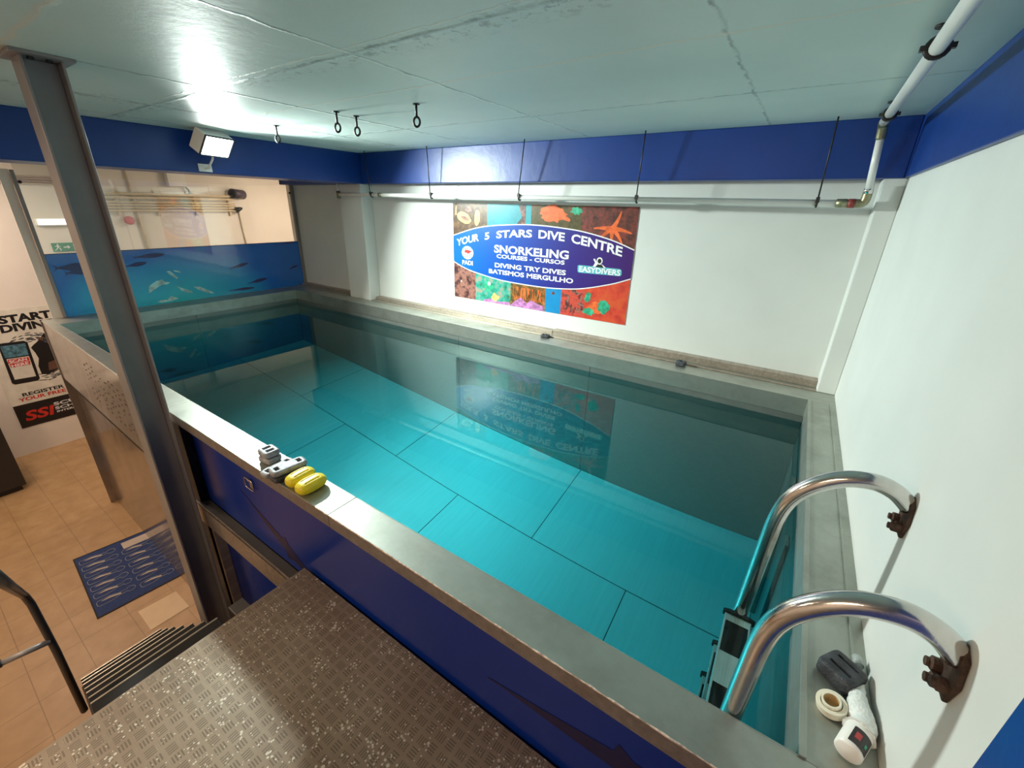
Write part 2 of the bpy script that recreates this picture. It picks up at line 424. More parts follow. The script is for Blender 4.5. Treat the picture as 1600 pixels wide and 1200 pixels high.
# ------------------------------------------------------------------ room shell
ZC, ZB = 3.855, 3.54
XR, XW = .255, .402
YN, YNO, YF, YP, YW = .8655, .7325, 3.2535, 3.4625, 3.622
XL, XG, XLB = -5.74, -6.054, -4.364
XFAR, YBACK, YNEAR, YDEEP = -8.22, YW, -2.6, 5.2
struct(MB().box(XFAR-.1, XW+.1, YNEAR-.1, YDEEP+.1, -.1, 0).build('floor', 'tiles'))
struct(MB().box(XFAR-.1, XW+.1, YNEAR-.1, YDEEP+.1, ZC, ZC+.1).build('ceiling', 'ceiling'))
struct(MB().box(XFAR-.1, XFAR, YNEAR, YDEEP, 0, ZC).build('wall_left', 'wall_warm'))
struct(MB().box(-6.10, XW, YW, YW+.12, 0, ZC).build('wall_back', 'wall'))
struct(MB().box(XFAR, -6.10, YDEEP-.1, YDEEP, 0, ZC).build('wall_alcove', 'wall_warm'))
struct(MB().box(-6.22, -6.10, YW, YDEEP-.1, 0, ZC).build('wall_return', 'wall_warm'))
mbw = MB().box(XW, XW+.1, YNO+.01, YW+.12, 0, ZC); mbw.cur = 1; mbw.box(XW, XW+.1, YNEAR, YNO+.01, 0, ZC)
struct(mbw.build('wall_right', ['wall', 'blue']))
struct(MB().box(XFAR, XW, YNEAR-.1, YNEAR, 0, ZC).build('wall_near', 'wall_warm'))
struct(MB().box(-6.10, .384, YP, YW, ZB, ZC).build('trim_1', 'blue', bevel=.006), 'blue painted ceiling beam along the back wall')
struct(MB().box(-4.81, XLB, YNEAR, YP, ZB, ZC).build('trim_2', 'blue', bevel=.006), 'blue painted ceiling beam crossing over the pool and carrying the floodlight')
struct(MB().box(.384, XW, YNEAR, YW, ZB, ZC).build('trim_3', 'blue', bevel=.004), 'blue painted beam along the top of the right wall')
struct(MB().box(-4.809, -4.405, YP, YW, CT, ZB).build('trim_4', 'wall', bevel=.006), 'white pilaster between banner and glass screen')
struct(MB().box(.296, XW, YP, YW, CT, ZB).build('trim_5', 'wall', bevel=.006), 'white pilaster in the right hand corner')

# ------------------------------------------------------------------ the pool
pool = thing('swimming_pool', 'raised stainless steel training pool full of turquoise water with blue side panels', 'pool', (-2.8, 2.0, 0))
def yout(x): return YNO if x > -2.9 else YNO + (.80-YNO)*(-2.9-x)/(6.054-2.9)
# near rim: folded plate, three lengths butted together
for (a, b) in ((-6.054, -2.9), (-2.897, -1.322), (-1.319, XW)):
    mb = MB()
    poly2 = [(a, yout(a)), (b, yout(b)), (b, YN), (a, YN)]
    mb.prism(poly2, lambda u, v, d: (u, v, d), CT-.006, CT)
    mb.prism([(a, YN), (b, YN), (b, YN+.004), (a, YN+.004)], lambda u, v, d: (u, v, d), CT-.10, CT-.0005)
    mb.cur = 1
    mb.prism([(a, yout(a)), (b, yout(b)), (b, yout(b)+.004), (a, yout(a)+.004)], lambda u, v, d: (u, v, d), CT-.062, CT-.0061)
    mb.build('near_rim', ['steel', 'steel_fascia'], pool, bevel=.0015)
# rust-coloured edge highlight, built as a thin pale bead along the outer edge
mb = MB(); xs = [-1.4 + i*.02 for i in range(90)]
mb.tube([(x, YNO + .001 + random.uniform(-.0008, .0008), CT - .002) for x in xs if x < XW], [random.uniform(.0018, .0032) for x in xs if x < XW], 6)
mb.build('rim_edge_highlight', simple('rusty_edge_highlight', (.72, .55, .45), .5, var=.5, scale=90), pool)
# far rim
mb = MB()
mb.box(-6.10, XW, YF, YP+.02, CT-.006, CT); mb.box(-6.10, XW, YF-.004, YF, CT-.12, CT); mb.box(-4.405, .296, YP+.02, YW, CT-.006, CT); mb.box(-6.1, -4.81, YP+.02, YW, CT-.006, CT)
mb.box(XL, XR, YF-.006, YF+.012, CT, CT+.006)
mb.build('far_rim', 'steel', pool, bevel=.0015)
for (a, b, h) in ((-4.40, -1.84, .040), (-1.835, .294, .052), (-6.08, -4.812, .035)):
    MB().box(a, b, YW-.075, YW, CT, CT+h).box(a, b, YW-.16, YW-.155, CT, CT+.012).build('rim_upstand', 'steel_warm', pool, bevel=.003)
MB().box(XG, XL, YN, YF, CT-.006, CT).box(XL, XL+.004, YN, YF, CT-.12, CT).build('end_rim', 'steel_end', pool, bevel=.0015)
mb = MB().box(XR, XW, YN, YF, CT-.006, CT).box(XR-.004, XR, YN, YF, CT-.12, CT)
mb.box(XR-.006, XR+.010, YN, YF, CT, CT+.007)
mb.box(XW-.035, XW-.031, YN+.1, YF, CT, CT+.010)
mb.build('ladder_side_rim', 'steel_end', pool, bevel=.0015)
# tank walls made of sheets
PF = .13
T = .004
def sheets(name, cuts, fn, mat):
    mb = MB()
    for a, b in zip(cuts[:-1], cuts[1:]): fn(mb, a+.002, b-.002)
    return mb.build(name, mat, pool)
BACKZ = CT-.006
sheets('tank_wall', [-5.74, -4.35, -2.78, -1.30, .255], lambda mb, a, b: mb.box(a, b, YF, YF+T, PF, BACKZ), 'tank')
sheets('tank_wall', [-5.74, -4.35, -2.78, -1.30, .255], lambda mb, a, b: mb.box(a, b, YN-T, YN, PF, BACKZ), 'tank')
sheets('tank_wall', [YN, 2.0, YF], lambda mb, a, b: mb.box(XL-T, XL, a, b, PF, BACKZ), 'tank')
sheets('tank_wall', [YN, 2.0, YF], lambda mb, a, b: mb.box(XR, XR+T, a, b, PF, BACKZ), 'tank')
mb = MB()
for a, b in ((-5.74, -4.39), (-4.39, -2.84), (-2.84, -1.285), (-1.285, .255)): mb.box(a+.003, b-.003, 2.353, YF-.002, PF-.004, PF)
for a, b in ((-5.74, -5.15), (-5.15, -3.60), (-3.60, -2.05), (-2.05, -.50), (-.50, .255)): mb.box(a+.003, b-.003, YN+.002, 2.347, PF-.004, PF)
mb.build('tank_floor', 'tank_floor', pool)
mb = MB(); mb.box(XL-.02, XR+.02, YN-.012, YF+.02, PF-.03, PF-.008)
mb.box(XL-.02, XR+.02, YF+.006, YF+.02, PF, CT-.13).box(XL-.02, XR+.02, YN-.014, YN-.007, PF, CT-.11).box(XL-.02, XL-.007, YN-.01, YF+.01, PF, CT-.13).box(XR+.007, XR+.02, YN-.01, YF+.01, PF, CT-.13)
mb.build('tank_shell', 'dark_iron', pool)
# vertical ribs and a guard strip on the ladder-side wall
MB().box(XR-.03, XR, 2.45, 2.55, .4, 1.93).box(XR-.02, XR, 2.02, 2.10, .4, 1.80).build('wall_stiffener', 'tank', pool, bevel=.004)
# side panels (near side)
PY = .79
def panel(name, x0, x1, z0, z1, mat, y=PY, sil=(), label=None):
    mb = MB().box(x0, x1, y, y+.012, z0, z1)
    mb.cur = 1
    for pts in sil: poly(mb, pts, lambda u, v, d: (u, d, v), y-.0012)
    return mb.build(name, [mat, 'silhouette'], pool, label)
def shark(cx, cz, L, H, ang=0, flip=1):
    prof = [(-.5, .02), (-.40, .06), (-.2, .16), (-.05, .25), (.03, .30), (.05, .62), (.10, .34), (.22, .32), (.36, .22), (.46, .10), (.5, 0),
            (.44, -.10), (.3, -.22), (.2, -.28), (.12, -.70), (.08, -.30), (-.1, -.22), (-.3, -.10), (-.42, -.03), (-.5, -.03)]
    c, s_ = math.cos(ang), math.sin(ang)
    return [(cx + flip*(u*L*c) - v*H*s_, cz + flip*(u*L*s_) + v*H*c) for u, v in prof]
panel('side_panel', -2.785, XW-.01, 1.56, CT-.062, 'blue_panel', sil=[shark(-1.92, 1.70, .75, .10, -.42), shark(-1.38, 1.57, .40, .10, -.1), shark(-.15, 1.86, .85, .13, .1), shark(-1.0, 2.08, .7, .05, .02)])
panel('side_panel', -2.72, XW-.01, .42, 1.39, 'blue_panel', y=.80)
MB().box(-2.745, -2.715, .745, .80, .0, 1.40).build('panel_post', 'steel_warm', pool, bevel=.003)
mb = MB(); mb.box(-2.86, XW-.01, .7325, .79, 1.535, 1.545); mb.box(-2.86, XW-.01, .7325, .737, 1.40, 1.545); mb.box(-2.86, XW-.01, .737, .79, 1.40, 1.41)
mb.build('side_channel', 'steel_warm', pool, bevel=.0015)
MB().box(-2.86, XW-.01, .741, .789, 1.545, 1.551).build('channel_top', 'dark_grey', pool)
MB().box(-2.86, XW-.01, .81, .86, 0, .36).build('plinth', 'steel_warm', pool, bevel=.003)
MB().box(-3.0, -2.79, .745, .80, 0, CT-.062).build('frame_post', 'dark_iron', pool, bevel=.003)
# latch handle on the upper blue panel
mb = MB(); hx, hz = -2.105, 1.965
ring = []
for cxx, czz, a0 in ((.030, .020, 0), (-.030, .020, 90), (-.030, -.020, 180), (.030, -.020, 270)):
    for k in range(5):
        a = math.radians(a0 + k*22.5); ring.append((hx + cxx + .010*math.cos(a), PY-.012, hz + czz + .010*math.sin(a)))
mb.tube(ring, .0035, 8, closed=True); mb.box(hx-.012, hx+.012, PY-.014, PY, hz+.018, hz+.034); mb.prism([(-.008, .02), (.008, .02), (.012, -.022), (-.006, -.018)], lambda u, v, d: (hx+u+.01, d, hz+v), PY-.010, PY-.004)
mb.build('latch_handle', 'chrome', pool, 'chrome rectangular folding handle', bevel=.001)
# clouded window panel and polished lower panel on the far part of the near side
def slanted(mb, x0, x1, z0, z1, off, thick):
    mb.prism([(x0, yout(x0)+off), (x1, yout(x1)+off), (x1, yout(x1)+off+thick), (x0, yout(x0)+off+thick)], lambda u, v, d: (u, v, d), z0, z1)
mb = MB(); slanted(mb, -6.04, -2.99, 1.58, CT-.007, -.002, .03); wp = mb.build('window_panel', 'window_panel', pool, 'clouded beige window panel with handwriting', bevel=.003)
mb = MB()
for r_ in range(9):
    for k in range(11):
        if random.random() < .25: continue
        x = -4.75 + k*.105 + random.uniform(-.02, .02); z = 2.06 - r_*.042 - (k*.004) + random.uniform(-.006, .006)
        if z < 1.64 + .0: continue
        l = random.uniform(.02, .055); y = yout(x) - .0036
        mb.add([(x, y, z), (x+l, yout(x+l)-.0036, z), (x+l*.9, yout(x+l)-.0036, z+random.uniform(.008, .016)), (x+.004, y, z+.010)], [(0, 1, 2, 3)])
wr = mb.build('handwriting', simple('faded_ink', (.11, .085, .08), .4, var=.5, scale=20), pool, 'rows of small black handwritten marks')
mb = MB(); slanted(mb, -6.04, -2.99, 0.0, 1.50, .045, .02); mb.build('lower_panel', 'lower_panel', pool, 'polished steel lower panel')
mb = MB(); slanted(mb, -6.04, -2.99, 1.50, 1.58, .02, .05); mb.build('window_rail', 'dark_iron', pool, bevel=.002)
MB().box(-6.054, -6.04, .79, YW, 0, CT-.007).build('end_panel', 'lower_panel', pool)
# ------------------------------------------------------------------ water
ZWT = 2.018
mb = MB(); nx, ny = 60, 26
vs = []; fs = []
for j in range(ny+1):
    for i in range(nx+1): vs.append((XL + (XR-XL)*i/nx, YN + (YF-YN)*j/ny, ZWT))
for j in range(ny):
    for i in range(nx): a = j*(nx+1)+i; fs.append((a, a+1, a+nx+2, a+nx+1))
me = bpy.data.meshes.new('pool_water'); me.from_pydata(vs, [], fs); me.materials.append(M['water'])
me.polygons.foreach_set('use_smooth', [True]*len(fs))
water = bpy.data.objects.new('pool_water', me); COL.objects.link(water)
tag(water, 'still turquoise water filling the steel pool, mirroring the banner', 'water', kind='stuff')
water.cycles.is_caustics_caster = True

# ------------------------------------------------------------------ glass screen at the far end
gs = thing('glass_screen', 'tall glass screen with blue sea mural at the far left end of the pool', 'glass screen', (XG, 2.3, CT))
MB().box(XG-.02, XG+.02, YW-.045, YW-.002, CT, ZB).build('post', 'column', gs, bevel=.003)
MB().box(XG-.02, XG+.02, .960, .985, CT, ZB).build('post', 'column', gs, bevel=.003)
MB().box(XG-.03, XG-.01, .885, .957, CT, ZC-.31).build('post_board', 'wall_warm', gs, 'pale board beside the near post', bevel=.003)
MB().box(XG-.004, XG+.004, .985, YW-.045, 2.80, ZB+.1).build('glass_pane', 'glass', gs)
fn = lambda u, v, d: (XG+.008+d, u, v)
mb = MB().box(XG-.006, XG+.008, .985, YW-.045, CT+.0, 2.797); mb.cur = 1
def fishp(cy, cz, L, H, ang=0, flip=1):
    prof = [(-.5, .42), (-.40, .10), (-.25, .22), (0, .5), (.2, .48), (.38, .3), (.5, 0), (.38, -.3), (.2, -.48), (0, -.5), (-.25, -.22), (-.40, -.10), (-.5, -.42), (-.44, 0)]
    c, s_ = math.cos(ang), math.sin(ang)
    return [(cy + flip*u*L*c - v*H*s_, cz + flip*u*L*s_ + v*H*c) for u, v in prof]
for p in ((1.66, 2.645, .21, .045, .13, 1), (1.80, 2.727, .30, .05, .05, 1), (1.17, 2.66, .32, .09, -.05, 1), (1.2, 2.62, .25, .07, .1, 1), (2.72, 2.535, .26, .04, .22, 1), (2.92, 2.318, .27, .045, .16, 1), (2.70, 2.235, .34, .035, .0, 1), (3.42, 2.785, .24, .02, .06, 1), (3.45, 2.45, .16, .03, .3, 1), (1.35, 2.35, .12, .02, 0, 1)):
    poly(mb, fishp(*p), fn, .001)
mb.cur = 2
for pts in ([(1.70, 2.32), (1.72, 2.40), (1.80, 2.45), (1.86, 2.46), (1.88, 2.43), (1.93, 2.42), (1.90, 2.40), (1.84, 2.40), (1.77, 2.36)],
            [(1.92, 2.545), (1.94, 2.51), (2.00, 2.45), (2.02, 2.46), (1.97, 2.53), (1.95, 2.55)], [(1.99, 2.54), (2.06, 2.51), (2.05, 2.535), (2.0, 2.55)],
            [(1.98, 2.37), (2.03, 2.34), (2.11, 2.30), (2.13, 2.27), (2.07, 2.28), (2.02, 2.31), (2.00, 2.345)], [(2.15, 2.34), (2.22, 2.33), (2.34, 2.25), (2.36, 2.225), (2.28, 2.25), (2.19, 2.30)],
            [(1.75, 2.215), (1.80, 2.23), (1.86, 2.225), (1.90, 2.26), (1.95, 2.24), (1.97, 2.22), (1.90, 2.205), (1.80, 2.20)]):
    poly(mb, pts, fn, .0015)
mb.build('mural_panel', ['mural', 'fish', 'foam'], gs, 'blue printed sea film with fish silhouettes')
MB().box(XG-.008, XG+.008, .985, YW-.045, 2.796, 2.802).build('pane_edge', 'dark_iron', gs)
for y in (1.0, YW-.06): MB().lathe([(0, 0), (.014, 0), (.014, .012), (.009, .02), (0, .02)], (XG+.004, y, 3.44), (1, 0, 0), 12).build('clamp', 'dark_iron', gs)

# ------------------------------------------------------------------ column, platform, stairs
cl = thing('steel_column', 'grey painted steel H-section column standing in front of the pool, floor to ceiling', 'column', (-2.755, .63, 0))
MB().box(-2.82, -2.69, .566, .576, 0, ZC-.012).box(-2.82, -2.69, .688, .698, 0, ZC-.012).box(-2.758, -2.750, .576, .688, 0, ZC-.012).build('shaft', 'column', cl, bevel=.0025)
MB().box(-2.86, -2.65, .535, .728, ZC-.012, ZC).build('cap_plate', 'column', cl, bevel=.002)
mb = MB()
for y in (.60, .655): mb.lathe([(0, 0), (.011, 0), (.011, .01), (0, .01)], (-2.70, y, ZC-.022), (0, 0, 1), 6, False)
mb.build('bolt', 'dark_iron', cl)
pf = thing('platform', 'raised chequer plate platform with worn brown and grey surface beside the pool', 'platform', (-.65, -.2, 0))
MB().box(-1.69, XW-.01, -1.4, .777, 1.640, 1.650).build('deck_plate', 'plate', pf, bevel=.002)
mb = MB(); mb.box(-1.69, XW-.01, .755, .772, 1.585, 1.640).box(-1.69, -1.675, -1.4, .755, 1.55, 1.640).box(-1.69, XW-.01, -1.4, -1.385, 1.5, 1.64)
mb.build('edge_frame', 'dark_iron', pf)
for x, y in ((-1.64, .62), (-1.66, -1.35), (.34, -1.35), (.34, .60)): MB().box(x-.025, x+.025, y-.025, y+.025, 0, 1.64).build('leg', 'dark_iron', pf)
st = thing('staircase', 'steep metal staircase with black treads and pale nosings down from the platform', 'stairs', (-2.6, .22, 0))
sx = [-1.95, -2.20, -2.455, -2.71, -2.97, -3.225, -3.48]
for i, x in enumerate(sx):
    z = 1.65 - .206*(i+1)
    MB().box(x, x+.262, -.012, .455, z-.035, z).build('tread', 'grip', st, bevel=.002)
    MB().box(x-.009, x-.0002, -.012, .455, z-.012, z+.001).build('nosing', 'alu_nosing', st, bevel=.002)
for y0 in (-.022, .457):
    mb = MB(); mb.prism([(-1.69, 1.44), (-1.69, 1.60), (-3.50, .13), (-3.62, 0), (-3.38, 0)], lambda u, v, d: (u, d, v), y0, y0+.008); mb.build('stringer', 'dark_iron', st)
mb = MB().box(-1.80, -1.70, .466, .53, 1.600, 1.612); mb.build('side_bracket', 'dark_grey', st, bevel=.003)
rl = thing('stair_handrail', 'dark steel tube handrail at the open left side of the staircase', 'handrail', (-2.33, -.035, 1.2))
MB().tube([(-1.10, -.045, 2.71), (-1.7, -.042, 2.27), (-2.28, -.038, 1.845), (-2.33, -.035, 1.80), (-2.345, -.03, 1.74), (-2.345, -.030, 1.45), (-2.345, -.040, 1.05)], .0135, 12).build('rail', 'rail_grey', rl)
MB().tube([(-2.335, -.03, 1.525), (-2.36, -.175, 1.53)], .012, 12).build('cross_bar', 'column', rl)
MB().tube([(-2.36, -.17, 1.53), (-2.42, -.55, 1.54)], .017, 12).build('cross_bar_sleeve', 'chrome', rl, 'bright metal sleeve')

# ------------------------------------------------------------------ ladder
ld = thing('pool_ladder', 'polished steel pool ladder with two arched handrails bolted to the right wall', 'ladder', (.2, 1.13, 1.0))
def smooth_path(pts, n=5):
    P = [Vector(p) for p in pts]; out = []
    for i in range(len(P)-1):
        p0, p1, p2, p3 = P[max(i-1, 0)], P[i], P[i+1], P[min(i+2, len(P)-1)]
        for k in range(n):
            t = k/n
            out.append(.5*((2*p1) + (-p0+p2)*t + (2*p0-5*p1+4*p2-p3)*t*t + (-p0+3*p1-3*p2+p3)*t**3))
    out.append(P[-1]); return out
for y in (1.40, .8965):
    pts = [(.398, y, 2.60), (.36, y, 2.632), (.31, y, 2.645), (.245, y, 2.628), (.185, y, 2.580), (.142, y, 2.515), (.122, y, 2.43), (.116, y, 2.30), (.110, y, 2.10), (.100, y, 1.8), (.088, y, 1.4), (.076, y, 1.0), (.070, y, .75)]
    h = MB().tube(smooth_path(pts), .0240, 20).build('handrail', 'chrome', ld)
    mb = MB(); mb.prism([(-.045, -.02), (-.03, .03), (0, .045), (.03, .03), (.045, -.02), (.03, -.075), (-.03, -.075)], lambda u, v, d, y=y: (d, y+u, 2.59+v), XW-.010, XW-.001)
    h2 = mb.build('wall_flange', 'rust', h, 'rusty wall flange', bevel=.003)
    mb = MB()
    for dy, dz in ((-.022, -.045), (.022, -.045), (0, -.062)): mb.lathe([(0, 0), (.014, 0), (.014, .013), (.009, .016), (.009, .022), (0, .022)], (XW-.010, y+dy, 2.59+dz), (-1, 0, 0), 8, False)
    mb.build('bolt', 'rust', h)
for i, (x, z) in enumerate(((.105, 1.985), (.100, 1.72), (.092, 1.45), (.084, 1.18))):
    ya, yb = .862+.058, 1.372
    mb = MB().box(x-.045, x+.040, ya, yb, z-.022, z)
    s_ = mb.build('step', 'alu', ld, bevel=.003)
    mb = MB()
    for a, b in ((ya+.035, ya+.165), (yb-.165, yb-.035)):
        mb.box(x-.038, x+.033, a, b, z+.0005, z+.0025)
    mb.build('grip_pad', 'grip', s_)
    for yy, sgn in ((ya, -1), (yb, 1)):
        mb = MB(); pr = [(-.052, -.026), (-.052, .002), (-.03, .012), (.03, .012), (.050, .002), (.050, -.026)]
        lo, hi = (yy-.016, yy) if sgn < 0 else (yy, yy+.016)
        mb.prism(pr, lambda u, v, d, x=x, z=z: (x+u, d, z+v), lo, hi)
        mb.build('end_cap', 'plastic_black', s_, bevel=.003)

# ------------------------------------------------------------------ pipework over the back wall
wpipe = thing('water_pipe', 'white water pipe along the back wall rising at the corner to the ceiling', 'pipe', (-2.2, 3.40, 3.40))
MB().tube([(-4.72, 3.40, 3.425), (.17, 3.40, 3.402)], .019, 16).build('wall_run', 'pipe_white', wpipe)
MB().tube([(-4.735, 3.40, ZB-.001), (-4.735, 3.40, 3.425)], .015, 12).build('drop', 'pipe_white', wpipe)
MB().lathe([(0, -.05), (.024, -.05), (.026, 0), (.024, .03), (0, .03)], (-4.735, 3.40, 3.43), (0, 0, 1), 12).build('elbow', 'brass', wpipe)
MB().lathe([(0, 0), (.023, 0), (.023, .05), (0, .05)], (-4.02, 3.40, 3.422), (1, 0, 0), 12).build('coupling', 'brass', wpipe)
MB().lathe([(0, 0), (.025, 0), (.025, .055), (0, .055)], (.10, 3.40, 3.402), (1, 0, 0), 12).build('coupling', 'brass', wpipe)
MB().lathe([(0, 0), (.026, 0), (.026, .035), (0, .035)], (.157, 3.40, 3.402), (1, 0, 0), 8).build('union', simple('red_fitting', (.25, .04, .03), .5), wpipe, 'red threaded union')
MB().tube(smooth_path([(.19, 3.40, 3.402), (.222, 3.40, 3.404), (.234, 3.398, 3.42), (.236, 3.396, 3.46)]), [.024]*16, 12).build('elbow', 'brass', wpipe)
MB().lathe([(.023, 0), (.025, .0), (.025, .02), (.022, .03), (.022, .05)], (.236, 3.396, 3.455), (0, 0, 1), 12).build('ferrule', 'chrome', wpipe)
MB().tube([(.236, 3.396, 3.46), (.212, 3.33, 3.745)], .0185, 16).build('riser', 'pipe_white', wpipe)
MB().tube(smooth_path([(.213, 3.335, 3.73), (.208, 3.32, 3.785), (.204, 3.30, 3.80), (.202, 3.26, 3.803)]), [.023]*16, 12).build('elbow', 'brass', wpipe)
MB().tube([(.202, 3.27, 3.803), (.196, 2.4, 3.80), (.185, 1.0, 3.795), (.18, -2.55, 3.795)], .0205, 16).build('ceiling_run', 'pipe_white', wpipe)
def hanger(i, x, lab):
    xt = [-4.118, -3.202, -2.098, -1.099, -.004][i]
    zt = 3.425 - (x+4.72)/4.89*.023
    t = thing('pipe_hanger', lab, 'pipe hanger', (x, 3.40, zt), 'rod hangers carrying the white pipe')
    MB().tube([(x, 3.375, zt+.022), (xt, 3.33, ZC)], .0045, 8).build('rod', 'dark_iron', t)
    ring = [(x, 3.40+.0235*math.sin(a), zt+.0235*math.cos(a)) for a in [2*math.pi*k/16 for k in range(16)]]
    MB().tube(ring, .006, 8, closed=True).box(x-.010, x+.010, 3.367, 3.381, zt+.0, zt+.032).build('clamp', 'dark_iron', t)
hanger(0, -4.13, 'thin rod hanger clamped to the white pipe at the white pilaster')
hanger(1, -3.223, 'thin rod hanger clamped to the white pipe just left of the banner')
hanger(2, -2.171, 'thin rod hanger clamped to the white pipe above the middle of the banner')
hanger(3, -1.122, 'thin rod hanger clamped to the white pipe at the banner right edge')
hanger(4, .004, 'thin rod hanger clamped to the white pipe nearest its corner elbow')
for (y, x, lab) in ((1.95, .193, 'dark double-lug ring clamp holding the ceiling pipe, the one nearer the camera'), (3.02, .200, 'dark double-lug ring clamp holding the ceiling pipe above its riser')):
    zz = 3.80
    t = thing('pipe_clamp', lab, 'pipe clamp', (x, y, zz), 'ring clamps on the ceiling pipe')
    ring = [(x+.026*math.sin(a), y, zz+.026*math.cos(a)) for a in [2*math.pi*k/16 for k in range(16)]]
    MB().tube(ring, .007, 8, closed=True).box(x-.041, x-.024, y-.009, y+.009, zz-.007, zz+.007).box(x+.024, x+.041, y-.009, y+.009, zz-.007, zz+.007).build('ring', 'dark_iron', t)
    MB().tube([(x, y, zz+.03), (x, y, ZC)], .006, 8).lathe([(0, 0), (.022, 0), (.022, .006), (0, .006)], (x, y, ZC-.007), (0, 0, 1), 12).build('stem', 'dark_iron', t)
hook0 = None
for i, (x, y, lab) in enumerate(((-3.447, 2.004, 'dark ceiling eye hook nearest the floodlight'), (-2.569, 1.893, 'dark ceiling eye hook, left one of the close pair'), (-2.574, 2.043, 'dark ceiling eye hook, right one of the close pair'), (-1.963, 1.972, 'dark ceiling eye hook hanging alone nearest the banner side'))):
    if hook0 is None:
        hook0 = thing('eye_hook', lab, 'hook', (x, y, ZC), 'eye hooks screwed into the ceiling')
        ring = [(x+.018*math.sin(a), y+.006*math.sin(a), ZC-.088+.024*math.cos(a)) for a in [2*math.pi*k/20 for k in range(20)]]
        MB().tube(ring, .0062, 8, closed=True).build('eye', 'dark_iron', hook0)
        MB().tube([(x, y, ZC), (x, y, ZC-.066)], .0065, 8).lathe([(0, 0), (.02, 0), (.02, .004), (0, .004)], (x, y, ZC-.005), (0, 0, 1), 12).build('shank', 'dark_iron', hook0)
    else: copy_tree(hook0, (x, y, ZC), lab)

# ------------------------------------------------------------------ floodlight
fl = thing('floodlight', 'glaring rectangular floodlight mounted on the blue beam', 'floodlight', tuple(FLOOD))
q = FLOOD_DIR.to_track_quat('X', 'Z')
F = lambda a, b, c: tuple(FLOOD + q @ Vector((a, b, c)))
def obox(mb, a0, a1, b0, b1, c0, c1):
    vs = [F(a, b, c) for c in (c0, c1) for b in (b0, b1) for a in (a0, a1)]
    return mb.add(vs, [(0, 2, 3, 1), (4, 5, 7, 6), (0, 1, 5, 4), (2, 6, 7, 3), (0, 4, 6, 2), (1, 3, 7, 5)])
obox(MB(), -.10, .004, -.135, .135, -.085, .085).build('housing', 'white_plastic', fl, bevel=.01)  # housing coloured white to carry the lamp's glare
mb = MB()
obox(mb, .004, .016, -.135, .135, .076, .085); obox(mb, .004, .016, -.135, .135, -.085, -.076); obox(mb, .004, .016, -.135, -.126, -.085, .085); obox(mb, .004, .016, .126, .135, -.085, .085)
mb.build('bezel', 'lead_dark', fl)
obox(MB(), .006, .010, -.124, .124, -.074, .074).build('lens', 'lamp_face', fl, 'blazing white lens')
MB().tube([(XLB+.0, 1.85, 3.575), (XLB+.06, 1.85, 3.575), (-4.22, 1.86, 3.64), (-4.20, 1.87, 3.70)], .008, 8).box(XLB, XLB+.012, 1.80, 1.90, 3.55, 3.61).build('bracket', 'white_plastic', fl)

# ------------------------------------------------------------------ banner on the back wall
BX, BZ, BWd, BH = -3.137, 2.383, 1.975, .975
bn = thing('banner', 'wide dive centre banner with blue oval lettering and reef photos on the back wall', 'banner', (BX, YW, BZ))
bf = lambda u, v, d: (u, YW-.004-d, v)            # local coordinates, object placed at the banner corner
def bbuild(mb, name, mats, label=None):
    o = mb.build(name, mats, None, label); o.location = (BX, 0, BZ); o.parent = bn
    o.matrix_parent_inverse = Matrix.Translation(-Vector((BX, YW, BZ)))
    return o
bbuild(MB().box(0, BWd, YW-.004, YW-.0005, 0, BH), 'backing', 'print_white')
cells = [('reef_brown', 0, .447, .49, BH), ('reef_sea', .447, .96, .49, BH), ('reef_dark', .96, 1.475, .49, BH), ('reef_star', 1.475, BWd, .49, BH),
         ('reef_fish', 0, .30, 0, .49), ('reef_green', .30, .753, 0, .49), ('reef_orange', .753, 1.16, 0, .49), ('sky', 1.16, 1.33, 0, .49), ('coral_red', 1.33, 1.57, 0, .49), ('reef_red', 1.57, BWd, 0, .49)]
for m_, a, b, c, d_ in cells:
    mb = MB(); poly(mb, [(a, c), (b, c), (b, d_), (a, d_)], bf, .0006); bbuild(mb, 'photo', m_)
def blob(cx, cz, r1, r2, n=18, jit=.25, rot=0):
    return [(cx + (r1*math.cos(t)*math.cos(rot) - r2*math.sin(t)*math.sin(rot))*k, cz + (r1*math.cos(t)*math.sin(rot) + r2*math.sin(t)*math.cos(rot))*k) for t, k in [(2*math.pi*i/n, 1+random.uniform(-jit, jit)) for i in range(n)]]
mb = MB()   # orange animals
star = []
for i, (a, L) in enumerate(((62, .15), (5, .16), (-38, .15), (-95, .14), (-160, .16), (185, .17), (168, .10))):
    pass
sc_ = (1.765, .80)
for a, L, bend in ((55, .15, .3), (0, .17, -.3), (-35, .16, -.5), (-92, .13, .1), (-150, .15, .3), (176, .17, .15)):
    p0 = Vector(sc_); d = Vector((math.cos(math.radians(a)), math.sin(math.radians(a)))); n_ = Vector((-d.y, d.x))
    left = []; right = []
    for k in range(7):
        t = k/6; c = p0 + d*L*t + n_*bend*L*t*t*.6; w = .022*(1-t*.75)
        left.append(c + n_*w); right.append(c - n_*w)
    poly(mb, [tuple(q_) for q_ in left] + [tuple(q_) for q_ in right[::-1]], bf, .0012)
poly(mb, blob(1.19, .90, .13, .07, 26, .18), bf, .0012)
poly(mb, [(1.28, .86), (1.36, .84), (1.37, .86), (1.30, .90)], bf, .0013)
poly(mb, blob(1.70, .12, .10, .05), bf, .0012)
for k in range(16):
    x = .80 + k*.022; poly(mb, [(x, .08), (x+.008, .08), (x+.03*random.uniform(-1, 1)+.008, .20), (x+.03*random.uniform(-1, 1), .20)], bf, .0012)
bbuild(mb, 'orange_animals', 'orange')
mb = MB()
